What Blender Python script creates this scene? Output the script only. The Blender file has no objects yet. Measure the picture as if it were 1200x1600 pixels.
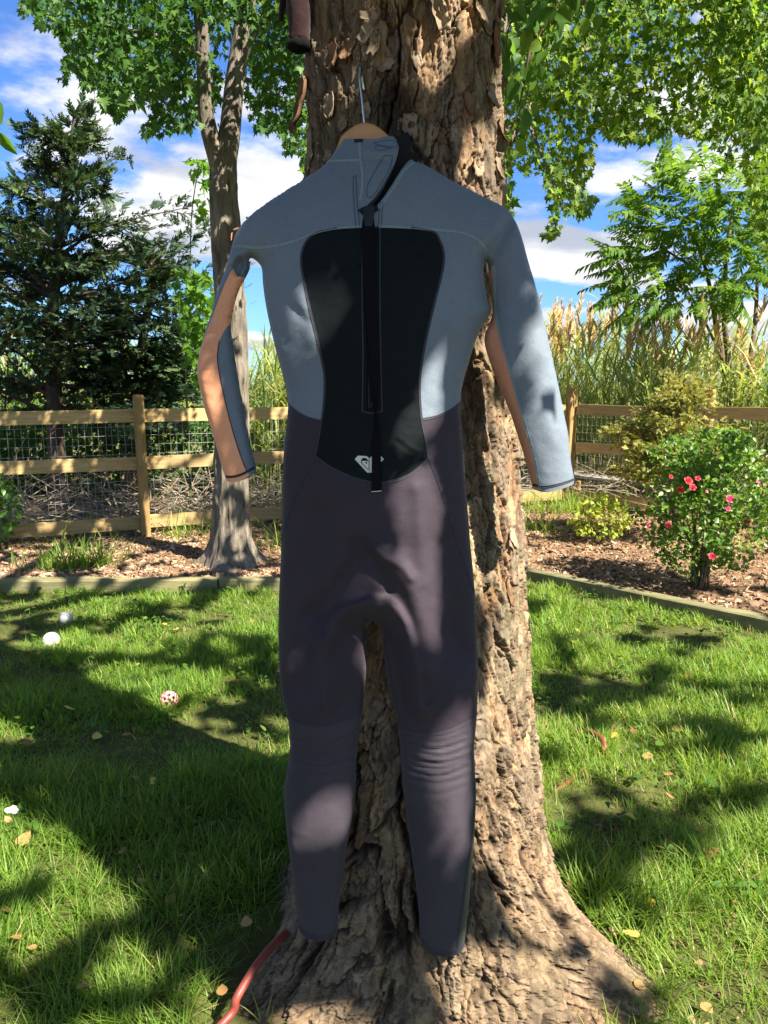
import bpy, bmesh, math, random
import numpy as np
from mathutils import Vector, Matrix
from mathutils.geometry import delaunay_2d_cdt

random.seed(7)
RNG = np.random.default_rng(11)
SC = bpy.context.scene
COL = SC.collection

# ------------------------------------------------------------------ camera
CAM_H, PITCH, FPX = 1.30, math.radians(9.75), 1164.0
cam_d = bpy.data.cameras.new("camera")
cam_d.sensor_fit = 'VERTICAL'
cam_d.sensor_height = 24.0
cam_d.sensor_width = 18.0
cam_d.lens = 24.0 * FPX / 1600.0
cam_d.clip_start, cam_d.clip_end = 0.05, 3000
cam = bpy.data.objects.new("camera", cam_d)
COL.objects.link(cam)
cam.location = (0, 0, CAM_H)
cam.rotation_euler = (math.radians(90) - PITCH, 0, 0)
SC.camera = cam

# ------------------------------------------------------------------ light
SUN_EL = math.radians(49)
SUN_H = np.array([0.76, -0.65])
SUN_H = SUN_H / np.linalg.norm(SUN_H)
SUN = np.array([SUN_H[0] * math.cos(SUN_EL), SUN_H[1] * math.cos(SUN_EL), math.sin(SUN_EL)])
SUN_STRENGTH = 5.0
SKY_STRENGTH = 0.052
SKY_TINT = (0.46, 0.72, 1.15, 1)
CLOUD_V = 5.7
CLOUD_OFFSET = (10.2295, 17.1862, 4.4204)
CLOUD_SCALE = 1.25

SC.view_settings.view_transform = 'Standard'
SC.view_settings.look = 'None'
SC.view_settings.exposure = 1.92
SC.view_settings.gamma = 1.0
SC.view_settings.use_curve_mapping = False
SC.render.engine = 'CYCLES'
SC.cycles.max_bounces = 8
SC.cycles.transmission_bounces = 4
SC.cycles.use_denoising = True

world = bpy.data.worlds.new("World")
SC.world = world
world.use_nodes = True
wn, wl = world.node_tree.nodes, world.node_tree.links
wn.clear()
w_out = wn.new('ShaderNodeOutputWorld')
w_bg = wn.new('ShaderNodeBackground')
w_bg.inputs['Strength'].default_value = SKY_STRENGTH
w_sky = wn.new('ShaderNodeTexSky')
w_sky.sky_type = 'NISHITA'
w_sky.sun_disc = False
w_sky.sun_elevation = SUN_EL
w_sky.sun_rotation = math.atan2(SUN[0], SUN[1])
w_sky.air_density = 1.0
w_sky.dust_density = 0.4
w_sky.ozone_density = 2.0


def wmath(op, a, b=None, c=None):
    n = wn.new('ShaderNodeMath')
    n.operation = op
    for i, v in enumerate((a, b, c)):
        if v is None:
            continue
        if isinstance(v, (int, float)):
            n.inputs[i].default_value = v
        else:
            wl.new(v, n.inputs[i])
    return n.outputs[0]


w_tc = wn.new('ShaderNodeTexCoord')
w_sep = wn.new('ShaderNodeSeparateXYZ')
wl.new(w_tc.outputs['Generated'], w_sep.inputs[0])
zc = wmath('ADD', wmath('MAXIMUM', w_sep.outputs['Z'], 0.0), 0.16)
w_com = wn.new('ShaderNodeCombineXYZ')
wl.new(wmath('DIVIDE', w_sep.outputs['X'], zc), w_com.inputs[0])
wl.new(wmath('DIVIDE', w_sep.outputs['Y'], zc), w_com.inputs[1])
w_map = wn.new('ShaderNodeMapping')
w_map.inputs['Location'].default_value = CLOUD_OFFSET
wl.new(w_com.outputs[0], w_map.inputs[0])


def wnoise(vec, scale, detail, rough):
    n = wn.new('ShaderNodeTexNoise')
    n.inputs['Scale'].default_value = scale
    n.inputs['Detail'].default_value = detail
    n.inputs['Roughness'].default_value = rough
    wl.new(vec, n.inputs['Vector'])
    return n.outputs['Fac']


def wramp(v, lo, hi):
    n = wn.new('ShaderNodeMapRange')
    n.interpolation_type = 'SMOOTHSTEP'
    n.inputs['From Min'].default_value = lo
    n.inputs['From Max'].default_value = hi
    wl.new(v, n.inputs['Value'])
    return n.outputs[0]


cl = wnoise(w_map.outputs[0], CLOUD_SCALE, 9, 0.55)
mask = wmath('MULTIPLY', wramp(cl, 0.505, 0.59), wramp(w_sep.outputs['Z'], -0.01, 0.03))
w_map2 = wn.new('ShaderNodeMapping')
w_map2.inputs['Location'].default_value = (CLOUD_OFFSET[0] - 0.10, CLOUD_OFFSET[1] + 0.10, CLOUD_OFFSET[2] + 0.3)
wl.new(w_com.outputs[0], w_map2.inputs[0])
sh = wramp(wnoise(w_map2.outputs[0], CLOUD_SCALE * 1.5, 6, 0.5), 0.44, 0.66)
w_cmix = wn.new('ShaderNodeMix')
w_cmix.data_type = 'RGBA'
w_cmix.inputs['A'].default_value = (CLOUD_V, CLOUD_V, CLOUD_V * 1.01, 1)
w_cmix.inputs['B'].default_value = (CLOUD_V * .50, CLOUD_V * .55, CLOUD_V * .66, 1)
wl.new(sh, w_cmix.inputs['Factor'])
w_tint = wn.new('ShaderNodeMix')
w_tint.data_type = 'RGBA'
w_tint.blend_type = 'MULTIPLY'
w_tint.inputs['Factor'].default_value = 1.0
wl.new(w_sky.outputs[0], w_tint.inputs['A'])
w_tint.inputs['B'].default_value = SKY_TINT
w_mix = wn.new('ShaderNodeMix')
w_mix.data_type = 'RGBA'
wl.new(mask, w_mix.inputs['Factor'])
wl.new(w_tint.outputs['Result'], w_mix.inputs['A'])
wl.new(w_cmix.outputs['Result'], w_mix.inputs['B'])
wl.new(w_mix.outputs['Result'], w_bg.inputs['Color'])
wl.new(w_bg.outputs[0], w_out.inputs[0])

sun_d = bpy.data.lights.new("sun", 'SUN')
sun_d.energy = SUN_STRENGTH
sun_d.angle = math.radians(0.53)
sun_d.color = (1.0, 0.93, 0.82)
sun_o = bpy.data.objects.new("sun", sun_d)
COL.objects.link(sun_o)
sun_o.location = (6, -6, 9)
sun_o.rotation_euler = Vector(SUN).to_track_quat('Z', 'Y').to_euler()

# ------------------------------------------------------------------ measuring helpers
CP, SP = math.cos(PITCH), math.sin(PITCH)
CAMP = np.array([0, 0, CAM_H])


def ray(px, py):
    """direction from the measuring point for a photo coordinate (1200x1600)"""
    px, py = np.asarray(px, float), np.asarray(py, float)
    a, b = (px - 600) / FPX, (py - 800) / FPX
    return np.stack([a, CP - b * SP, -SP - b * CP], -1)


def ground(px, py, z=0.0):
    d = ray(px, py)
    t = (z - CAM_H) / d[..., 2]
    return CAMP + d * t[..., None]


def at_y(px, py, y):
    d = ray(px, py)
    t = y / d[..., 1]
    return CAMP + d * np.asarray(t)[..., None]


def project(P):
    P = np.asarray(P, float) - CAMP
    zf = P[..., 1] * CP - P[..., 2] * SP
    up = P[..., 1] * SP + P[..., 2] * CP
    zs = np.where(np.abs(zf) < 1e-4, 1e-4, zf)
    return 600 + FPX * P[..., 0] / zs, 800 - FPX * up / zs, zf


# ------------------------------------------------------------------ numpy noise
def _h(ix, iy, iz, seed):
    ix, iy, iz = (np.asarray(v).astype(np.int64) & 0xFFFFFFFF for v in (ix, iy, iz))
    n = (ix * 374761393 + iy * 668265263 + iz * 2147483647 + seed * 1274126177) & 0xFFFFFFFF
    n = ((n ^ (n >> 13)) * 1274126177) & 0xFFFFFFFF
    n = ((n ^ (n >> 15)) * 2246822519) & 0xFFFFFFFF
    return ((n ^ (n >> 16)) & 0xFFFFFF) / float(0x1000000)


def vnoise(x, y, z=0.0, seed=0):
    x, y, z = np.broadcast_arrays(np.asarray(x, float), np.asarray(y, float), np.asarray(z, float))
    ix, iy, iz = np.floor(x), np.floor(y), np.floor(z)
    fx, fy, fz = x - ix, y - iy, z - iz
    fx, fy, fz = (f * f * f * (f * (f * 6 - 15) + 10) for f in (fx, fy, fz))
    r = 0
    for dx in (0, 1):
        for dy in (0, 1):
            for dz in ((0, 1) if np.any(fz) else (0,)):
                w = (fx if dx else 1 - fx) * (fy if dy else 1 - fy) * (fz if dz else 1 - fz)
                r = r + w * _h(ix + dx, iy + dy, iz + dz, seed)
    return r * 2 - 1


def fbm(x, y, z=0.0, seed=0, o=4, g=0.5):
    r, a, f, s = 0, 1.0, 1.0, 0
    for i in range(o):
        r = r + a * vnoise(np.asarray(x) * f, np.asarray(y) * f, np.asarray(z) * f, seed + i * 17)
        s += a
        a *= g
        f *= 2.03
    return r / s


def worley(u, v, seed):
    iu, iv = np.floor(u), np.floor(v)
    f1 = np.full(u.shape, 9.0)
    f2 = np.full(u.shape, 9.0)
    cid = np.zeros(u.shape)
    for du in (-1, 0, 1):
        for dv in (-1, 0, 1):
            cu, cv = iu + du, iv + dv
            d = np.hypot(cu + .15 + .7 * _h(cu, cv, 1, seed) - u, cv + .15 + .7 * _h(cu, cv, 2, seed) - v)
            near = d < f1
            f2 = np.where(near, f1, np.minimum(f2, d))
            cid = np.where(near, _h(cu, cv, 3, seed), cid)
            f1 = np.where(near, d, f1)
    return f1, f2, cid


def sstep(a, b, x):
    t = np.clip((np.asarray(x, float) - a) / (b - a), 0, 1)
    return t * t * (3 - 2 * t)


# ------------------------------------------------------------------ object helpers
def mesh_np(name, V, F, mats=None, smooth=True, attrs=None, cols=None):
    """V (n,3); F: (m,3) / (m,4) array or a list of such arrays"""
    V = np.ascontiguousarray(V, dtype=np.float32)
    Fs = F if isinstance(F, list) else [F]
    Fs = [np.asarray(f, dtype=np.int32) for f in Fs if len(f)]
    me = bpy.data.meshes.new(name)
    nl = sum(f.size for f in Fs)
    npoly = sum(len(f) for f in Fs)
    me.vertices.add(len(V))
    me.vertices.foreach_set('co', V.ravel())
    me.loops.add(nl)
    me.loops.foreach_set('vertex_index', np.concatenate([f.ravel() for f in Fs]))
    me.polygons.add(npoly)
    sizes = np.concatenate([np.full(len(f), f.shape[1], np.int32) for f in Fs])
    starts = np.concatenate([[0], np.cumsum(sizes)[:-1]]).astype(np.int32)
    me.polygons.foreach_set('loop_start', starts)
    me.polygons.foreach_set('loop_total', sizes)
    me.polygons.foreach_set('use_smooth', np.full(npoly, bool(smooth)))
    me.update(calc_edges=True)
    for k, a in (attrs or {}).items():
        at = me.attributes.new(k, 'FLOAT', 'POINT')
        at.data.foreach_set('value', np.ascontiguousarray(a, dtype=np.float32))
    for k, c in (cols or {}).items():
        at = me.attributes.new(k, 'FLOAT_COLOR', 'POINT')
        c4 = np.ones((len(V), 4), np.float32)
        c4[:, :3] = c
        at.data.foreach_set('color', c4.ravel())
    if mats:
        me.materials.append(mats)
    return me


def obj(name, data, parent=None, **props):
    o = bpy.data.objects.new(name, data)
    COL.objects.link(o)
    if parent is not None:
        o.parent = parent
        o.matrix_parent_inverse = Matrix.Translation(-parent.location)
    for k, v in props.items():
        if v is not None:
            o[k] = v
    return o


def thing(name, loc, label, cat, group=None):
    return tag(obj(name, None), label, cat, group, loc)


def tag(o, label, cat, group=None, loc=None):
    o['label'], o['category'] = label, cat
    if group:
        o['group'] = group
    if loc is not None:
        o.location = tuple(float(v) for v in loc)
    return o


def join(parts):
    """concatenate (V,F) pairs of equal face size lists"""
    Vs, Fs, off = [], {}, 0
    for V, F in parts:
        Vs.append(V)
        for f in (F if isinstance(F, list) else [F]):
            f = np.asarray(f)
            if len(f):
                Fs.setdefault(f.shape[1], []).append(f + off)
        off += len(V)
    return np.concatenate(Vs), [np.concatenate(f) for f in Fs.values()]


BOXF = np.array([[0, 1, 3, 2], [4, 6, 7, 5], [0, 4, 5, 1], [2, 3, 7, 6], [0, 2, 6, 4], [1, 5, 7, 3]])


def box(c, s, R=None):
    V = np.array([[x, y, z] for x in (-1, 1) for y in (-1, 1) for z in (-1, 1)], float) * np.array(s) / 2
    if R is not None:
        V = V @ np.asarray(R).T
    return V + np.array(c), BOXF


def cr(pts, step=None, n=None):
    """Catmull-Rom through pts, resampled evenly"""
    P = np.asarray(pts, float)
    if len(P) > 2:
        Q = np.vstack([2 * P[0] - P[1], P, 2 * P[-1] - P[-2]])
        out = []
        for i in range(1, len(Q) - 2):
            t = np.linspace(0, 1, 12, endpoint=False)[:, None]
            a, b, c, d = Q[i - 1], Q[i], Q[i + 1], Q[i + 2]
            out.append(.5 * (2 * b + (c - a) * t + (2 * a - 5 * b + 4 * c - d) * t ** 2 + (3 * b - a - 3 * c + d) * t ** 3))
        P = np.vstack(out + [P[-1:]])
    L = np.concatenate([[0], np.cumsum(np.linalg.norm(np.diff(P, axis=0), axis=1))])
    if n is None:
        n = max(2, int(round(L[-1] / step)) + 1)
    s = np.linspace(0, L[-1], n)
    return np.stack([np.interp(s, L, P[:, k]) for k in range(P.shape[1])], -1)


def tube(P, r, sides=8, cap=True, squash=None):
    P = np.asarray(P, float)
    n = len(P)
    r = np.broadcast_to(np.asarray(r, float), (n,))
    T = np.gradient(P, axis=0)
    T /= np.linalg.norm(T, axis=1)[:, None] + 1e-12
    ref = np.array([0, 0, 1.0]) if abs(T[:, 2]).mean() < .8 else np.array([0, 1.0, 0])
    A = np.cross(T, ref)
    A /= np.linalg.norm(A, axis=1)[:, None] + 1e-12
    B = np.cross(T, A)
    th = np.linspace(0, 2 * np.pi, sides, endpoint=False)
    V = P[:, None] + r[:, None, None] * (np.cos(th)[None, :, None] * A[:, None] + np.sin(th)[None, :, None] * B[:, None])
    V = V.reshape(-1, 3)
    i = np.arange(n - 1)[:, None] * sides
    j = np.arange(sides)[None]
    k = (j + 1) % sides
    F = np.stack([i + j, i + k, i + sides + k, i + sides + j], -1).reshape(-1, 4)
    if cap:
        V = np.vstack([V, P[:1], P[-1:]])
        c0, c1 = len(V) - 2, len(V) - 1
        jj, kk = j[0], k[0]
        t0 = np.stack([np.full(sides, c0), kk, jj], -1)
        t1 = np.stack([np.full(sides, c1), (n - 1) * sides + jj, (n - 1) * sides + kk], -1)
        return V, [F, np.vstack([t0, t1])]
    return V, [F]


def frames(N, tip, tipspread, up, upspread, rng=RNG):
    """random leaf frames: column y runs along tip, column z is the face normal"""
    y = np.broadcast_to(tip, (N, 3)) + rng.normal(0, tipspread, (N, 3))
    y /= np.linalg.norm(y, axis=1)[:, None]
    z = np.broadcast_to(up, (N, 3)) + rng.normal(0, upspread, (N, 3))
    z -= (z * y).sum(1)[:, None] * y
    z /= np.linalg.norm(z, axis=1)[:, None] + 1e-9
    x = np.cross(y, z)
    return np.stack([x * rng.uniform(.8, 1.15, (N, 1)), y, z * rng.uniform(.3, 2.6, (N, 1))], -1)


def scatter(tv, tf, pos, R, s, tint=None):
    """copies of a small template as arrays"""
    N, k = len(pos), len(tv)
    s = np.broadcast_to(s, (N,))
    V = np.einsum('nij,kj->nki', R, tv) * s[:, None, None] + pos[:, None]
    F = tf[None] + (np.arange(N) * k)[:, None, None]
    if tint is None:
        tint = RNG.random(N)
    return V.reshape(-1, 3), F.reshape(-1, tf.shape[1]), np.repeat(tint, k)


# ------------------------------------------------------------------ materials
def new_mat(name):
    m = bpy.data.materials.new(name)
    m.use_nodes = True
    nt = m.node_tree
    return m, nt, nt.nodes['Principled BSDF'], nt.nodes['Material Output']


def N(nt, t, **kw):
    n = nt.nodes.new(t)
    for k, v in kw.items():
        if k in n.inputs:
            if hasattr(v, 'is_output'):
                nt.links.new(v, n.inputs[k])
            else:
                n.inputs[k].default_value = v
        else:
            setattr(n, k, v)
    return n


def mixc(nt, fac, a, b, blend='MIX'):
    n = nt.nodes.new('ShaderNodeMix')
    n.data_type = 'RGBA'
    n.blend_type = blend
    for k, v in (('Factor', fac), ('A', a), ('B', b)):
        s = n.inputs[k]
        if hasattr(v, 'is_output'):
            nt.links.new(v, s)
        elif k == 'Factor':
            s.default_value = v
        else:
            s.default_value = (*v, 1) if len(v) == 3 else v
    return n.outputs['Result']


def ramp(nt, fac, stops):
    n = nt.nodes.new('ShaderNodeValToRGB')
    while len(n.color_ramp.elements) < len(stops):
        n.color_ramp.elements.new(.5)
    for e, (p, c) in zip(n.color_ramp.elements, stops):
        e.position = p
        e.color = (*c, 1)
    nt.links.new(fac, n.inputs[0])
    return n.outputs[0]


def noise(nt, scale, detail=4, rough=.55, vec=None, coord='Object', stretch=None):
    if vec is None:
        vec = N(nt, 'ShaderNodeTexCoord').outputs[coord]
    if stretch:
        mp = N(nt, 'ShaderNodeMapping', Scale=stretch)
        nt.links.new(vec, mp.inputs[0])
        vec = mp.outputs[0]
    n = N(nt, 'ShaderNodeTexNoise', Scale=scale, Detail=detail, Roughness=rough)
    nt.links.new(vec, n.inputs['Vector'])
    return n.outputs['Fac']


def bump(nt, bsdf, h, strength, dist):
    b = N(nt, 'ShaderNodeBump', Strength=strength, Distance=dist)
    nt.links.new(h, b.inputs['Height'])
    nt.links.new(b.outputs[0], bsdf.inputs['Normal'])


def leaf_mat(name, stops, trans=.45, gloss=.5, spec=.2):
    """leaf colours picked by the tint stored on each leaf"""
    m, nt, b, out = new_mat(name)
    t = N(nt, 'ShaderNodeAttribute', attribute_name='tint').outputs['Fac']
    c = ramp(nt, t, stops)
    nt.links.new(c, b.inputs['Base Color'])
    b.inputs['Roughness'].default_value = gloss
    b.inputs['Specular IOR Level'].default_value = spec
    tr = N(nt, 'ShaderNodeBsdfTranslucent')
    c2 = mixc(nt, 1.0, c, (1.9, 1.75, .8), 'MULTIPLY')
    nt.links.new(c2, tr.inputs[0])
    mx = N(nt, 'ShaderNodeMixShader', Fac=trans)
    nt.links.new(b.outputs[0], mx.inputs[1])
    nt.links.new(tr.outputs[0], mx.inputs[2])
    nt.links.new(mx.outputs[0], out.inputs[0])
    return m


def plain(name, col, rough=.6, var=.25, scale=8, bumpd=0, spec=.4, sheen=0, bscale=None, stretch=None, metal=0):
    m, nt, b, out = new_mat(name)
    f = noise(nt, scale, 5, .6, stretch=stretch)
    lo = tuple(c * (1 - var) for c in col)
    hi = tuple(c * (1 + var) for c in col)
    nt.links.new(ramp(nt, f, [(.3, lo), (.7, hi)]), b.inputs['Base Color'])
    b.inputs['Roughness'].default_value = rough
    b.inputs['Specular IOR Level'].default_value = spec
    b.inputs['Metallic'].default_value = metal
    if sheen:
        b.inputs['Sheen Weight'].default_value = sheen
        b.inputs['Sheen Roughness'].default_value = .4
    if bumpd:
        bump(nt, b, noise(nt, bscale or scale * 6, 4, .6, stretch=stretch), .6, bumpd)
    return m


# bark that reads the colours stored with the plates
def bark_mat():
    m, nt, b, out = new_mat("flaking_birch_bark")
    a = N(nt, 'ShaderNodeAttribute', attribute_name='bark').outputs['Color']
    f = noise(nt, 55, 6, .65, stretch=(1, 1, .45))
    c = mixc(nt, 1.0, a, ramp(nt, f, [(.28, (.50, .46, .42)), (.5, (.86, .84, .82)), (.75, (1.15, 1.12, 1.08))]), 'MULTIPLY')
    tc = N(nt, 'ShaderNodeTexCoord').outputs['Object']
    mp = N(nt, 'ShaderNodeMapping', Scale=(1, 1, .38))
    nt.links.new(tc, mp.inputs[0])
    wp = N(nt, 'ShaderNodeTexNoise', Scale=40, Detail=4, Roughness=.6)
    nt.links.new(mp.outputs[0], wp.inputs['Vector'])
    ad = N(nt, 'ShaderNodeMix', data_type='VECTOR')
    ad.inputs['Factor'].default_value = .035
    nt.links.new(mp.outputs[0], ad.inputs['A'])
    nt.links.new(wp.outputs['Color'], ad.inputs['B'])
    vo = N(nt, 'ShaderNodeTexVoronoi', feature='DISTANCE_TO_EDGE', Scale=52)
    nt.links.new(ad.outputs['Result'], vo.inputs['Vector'])
    crack = ramp(nt, vo.outputs['Distance'], [(.0, (.42, .36, .32)), (.05, (1, 1, 1))])
    gate = ramp(nt, noise(nt, 7, 3, .5), [(.42, (0, 0, 0)), (.56, (1, 1, 1))])
    c = mixc(nt, gate, c, mixc(nt, 1.0, c, crack, 'MULTIPLY'))
    nt.links.new(c, b.inputs['Base Color'])
    b.inputs['Roughness'].default_value = .88
    b.inputs['Specular IOR Level'].default_value = .15
    bump(nt, b, noise(nt, 160, 5, .65, stretch=(1, 1, .5)), .7, .003)
    return m


M = {}
M['bark'] = bark_mat()
M['flake'] = plain("bark_flake_tan", (.22, .168, .11), .85, .45, 30, .002, .15)
M['flake_dark'] = plain("bark_flake_brown", (.15, .085, .045), .85, .45, 30, .002, .15)
def furrowed(name, stops, bd):
    m, nt, b, out = new_mat(name)
    f = noise(nt, 26, 6, .7, stretch=(1, 1, .16))
    g = noise(nt, 4, 4, .6)
    c = mixc(nt, 1.0, ramp(nt, f, stops), ramp(nt, g, [(.35, (.75, .74, .72)), (.65, (1.2, 1.17, 1.1))]), 'MULTIPLY')
    nt.links.new(c, b.inputs['Base Color'])
    b.inputs['Roughness'].default_value = .92
    b.inputs['Specular IOR Level'].default_value = .12
    bump(nt, b, f, .9, bd)
    return m


M['maple_bark'] = furrowed("grey_maple_bark", [(.32, (.045, .036, .028)), (.46, (.155, .135, .11)), (.7, (.27, .238, .195))], .02)
M['dark_bark'] = plain("dark_bark", (.085, .062, .048), .9, .4, 12, .008, .15, stretch=(1, 1, .3))
M['twig'] = plain("twig_bark", (.12, .085, .055), .85, .4, 14, .002, .2)
M['greentwig'] = plain("green_stem", (.09, .12, .035), .6, .3, 14, .001, .3)

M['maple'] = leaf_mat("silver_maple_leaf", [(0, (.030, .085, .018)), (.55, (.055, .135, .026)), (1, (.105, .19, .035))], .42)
M['maple_lit'] = leaf_mat("silver_maple_sunlit_leaf", [(0, (.05, .12, .02)), (.5, (.10, .19, .03)), (1, (.20, .28, .045))], .52)  # same maple leaf made paler, with the sunlight put into its colour
M['sapling'] = leaf_mat("sapling_leaf", [(0, (.07, .17, .02)), (1, (.14, .27, .03))], .5)
M['birch_leaf'] = leaf_mat("birch_leaf", [(0, (.05, .12, .02)), (.9, (.09, .19, .03)), (1, (.17, .25, .03))], .5)
M['sumac'] = leaf_mat("sumac_leaf", [(0, (.05, .12, .016)), (.6, (.09, .18, .022)), (1, (.17, .26, .03))], .48, .6, .12)
M['cedar'] = leaf_mat("cedar_needle", [(0, (.020, .045, .024)), (.6, (.038, .075, .034)), (1, (.085, .12, .04))], .2, .6, .2)
M['thuja'] = leaf_mat("golden_thuja_spray", [(0, (.15, .095, .03)), (.18, (.15, .16, .04)), (.6, (.24, .26, .06)), (1, (.40, .38, .11))], .35, .6, .2)
M['rose_leaf'] = leaf_mat("rose_leaf", [(0, (.05, .12, .02)), (.6, (.10, .20, .03)), (1, (.20, .30, .045))], .42, .36, .4)
M['shrub_leaf'] = leaf_mat("yellow_green_leaf", [(0, (.16, .23, .03)), (.6, (.30, .37, .055)), (1, (.44, .47, .10))], .45)
M['edge_leaf'] = leaf_mat("bright_shrub_leaf", [(0, (.04, .12, .02)), (1, (.10, .22, .03))], .4, .35, .5)
M['petal'] = leaf_mat("rose_petal", [(0, (.55, .02, .03)), (.5, (.62, .03, .13)), (1, (.75, .30, .36))], .3, .5, .3)
M['grass'] = leaf_mat("lawn_blade", [(0, (.09, .175, .024)), (.5, (.16, .27, .036)), (.84, (.245, .335, .06)), (.94, (.44, .38, .15)), (1, (.50, .41, .22))], .48, .5, .3)
M['reed'] = leaf_mat("reed_blade", [(0, (.08, .15, .055)), (.4, (.20, .28, .09)), (.8, (.40, .43, .18)), (1, (.58, .52, .30))], .4, .5, .3)
M['plume'] = leaf_mat("reed_plume", [(0, (.46, .34, .21)), (1, (.66, .53, .36))], .4, .8, .1)
M['straw'] = leaf_mat("dead_reed_stalk", [(0, (.10, .075, .05)), (.6, (.22, .175, .12)), (1, (.36, .30, .21))], .15, .7, .2)
M['chip'] = leaf_mat("mulch_chip", [(0, (.08, .048, .028)), (.55, (.24, .15, .088)), (.9, (.38, .26, .16)), (1, (.52, .40, .27))], .0, .85, .15)
M['fallen_yellow'] = leaf_mat("yellow_dead_leaf", [(0, (.50, .36, .05)), (1, (.62, .50, .12))], .25, .5, .3)
M['fallen_tan'] = leaf_mat("tan_dead_leaf", [(0, (.24, .12, .04)), (1, (.40, .25, .10))], .2, .6, .3)


def pine_mat(name, base, dark):
    m, nt, b, out = new_mat(name)
    tc = N(nt, 'ShaderNodeTexCoord').outputs['Object']
    w = N(nt, 'ShaderNodeTexNoise', Scale=3.0, Detail=3, Roughness=.5)
    mp = N(nt, 'ShaderNodeMapping', Scale=(1.2, 14, 14))
    nt.links.new(tc, mp.inputs[0])
    nt.links.new(mp.outputs[0], w.inputs['Vector'])
    fine = noise(nt, 9, 5, .6, vec=mp.outputs[0])
    c = ramp(nt, w.outputs['Fac'], [(.3, dark), (.62, base)])
    c = mixc(nt, 1.0, c, ramp(nt, fine, [(.3, (.75, .74, .72)), (.7, (1.15, 1.14, 1.1))]), 'MULTIPLY')
    rnd = N(nt, 'ShaderNodeObjectInfo').outputs['Random']
    c = mixc(nt, 1.0, c, ramp(nt, rnd, [(0, (.82, .80, .76)), (1, (1.12, 1.1, 1.0))]), 'MULTIPLY')
    nt.links.new(c, b.inputs['Base Color'])
    b.inputs['Roughness'].default_value = .72
    b.inputs['Specular IOR Level'].default_value = .25
    bump(nt, b, fine, .5, .002)
    return m


M['rail'] = pine_mat("weathered_pine_rail", (.47, .345, .17), (.34, .235, .11))
M['post'] = pine_mat("pine_post", (.42, .29, .12), (.29, .185, .075))
M['timber'] = plain("green_treated_timber", (.165, .15, .075), .85, .4, 6, .004, .2, bscale=40, stretch=(.3, 2, 2))
M['wire'] = plain("galvanised_wire", (.36, .36, .34), .5, .1, 30, 0, .4, metal=.5)
M['plank'] = plain("weathered_grey_plank", (.23, .21, .18), .85, .35, 8, .004, .2)


def soil_mat(name, stops, scale, bd):
    m, nt, b, out = new_mat(name)
    f = noise(nt, scale, 8, .68)
    g = noise(nt, scale * .12, 4, .5)
    c = ramp(nt, f, stops)
    c = mixc(nt, 1.0, c, ramp(nt, g, [(.35, (.72, .72, .72)), (.65, (1.15, 1.12, 1.08))]), 'MULTIPLY')
    nt.links.new(c, b.inputs['Base Color'])
    b.inputs['Roughness'].default_value = .95
    b.inputs['Specular IOR Level'].default_value = .1
    bump(nt, b, f, .9, bd)
    return m


M['lawn'] = soil_mat("lawn_soil_and_thatch", [(.25, (.05, .045, .02)), (.5, (.075, .085, .025)), (.75, (.14, .12, .055))], 40, .012)
M['mulch'] = soil_mat("bark_mulch", [(.25, (.08, .048, .028)), (.5, (.22, .135, .078)), (.75, (.38, .25, .15))], 60, .02)
M['marsh'] = soil_mat("marsh_litter", [(.25, (.045, .034, .022)), (.5, (.12, .09, .055)), (.75, (.2, .16, .10))], 20, .02)


def neoprene(name, col, rough=.62, sheen=.25, weave=900, bd=.0004, tintc=None, spec=.3, var=.10):
    m, nt, b, out = new_mat(name)
    f = noise(nt, 5, 5, .6)
    lo = tuple(c * (1 - var) for c in col)
    hi = tuple(c * (1 + var) for c in col)
    c = ramp(nt, f, [(.3, lo), (.7, hi)])
    g = noise(nt, weave * .45, 3, .75)
    soft = noise(nt, 22, 4, .6)
    fine = N(nt, 'ShaderNodeMath', operation='MULTIPLY_ADD')
    nt.links.new(soft, fine.inputs[0])
    fine.inputs[1].default_value = 6.0
    nt.links.new(g, fine.inputs[2])
    c = mixc(nt, 1.0, c, ramp(nt, g, [(.3, (.85, .85, .85)), (.7, (1.15, 1.15, 1.15))]), 'MULTIPLY')
    nt.links.new(c, b.inputs['Base Color'])
    b.inputs['Roughness'].default_value = rough
    b.inputs['Specular IOR Level'].default_value = spec
    b.inputs['Sheen Weight'].default_value = sheen
    b.inputs['Sheen Roughness'].default_value = .45
    if tintc:
        b.inputs['Sheen Tint'].default_value = (*tintc, 1)
    bump(nt, b, fine.outputs[0], .6, bd)
    return m


M['blue'] = neoprene("slate_blue_neoprene", (.136, .166, .198), sheen=.08)
M['char'] = neoprene("charcoal_purple_neoprene", (.040, .031, .040), sheen=.08, tintc=(1, .88, .95), spec=.12)
M['knee'] = neoprene("charcoal_knee_neoprene", (.050, .042, .052), sheen=.08, tintc=(1, .9, .95), spec=.12)
M['smooth'] = neoprene("smooth_black_neoprene", (.006, .0085, .009), .5, .0, 300, .0002, spec=.08)
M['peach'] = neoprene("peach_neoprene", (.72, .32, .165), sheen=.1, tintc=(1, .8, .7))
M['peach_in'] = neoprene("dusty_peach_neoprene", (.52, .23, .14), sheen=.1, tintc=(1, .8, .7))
M['ankle'] = neoprene("dark_green_neoprene", (.030, .040, .036), .5, .1)
M['armpit_shade'] = neoprene('underarm_shade_blue', (.105, .135, .162), .6, .05)  # slate blue darkened to carry the armpit's shade
M['black'] = neoprene("black_lining", (.006, .006, .008), .85, .03)
M['stitch_pale'] = plain("pale_green_stitch", (.19, .25, .26), .7, .2, 300, .0003, .2)
M['stitch_dark'] = plain("dark_stitch", (.030, .028, .038), .6, .3, 300, .0003, .3)
M['stitch_navy'] = plain("navy_stitch", (.060, .078, .115), .6, .2, 300, .0003, .3)
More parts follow.
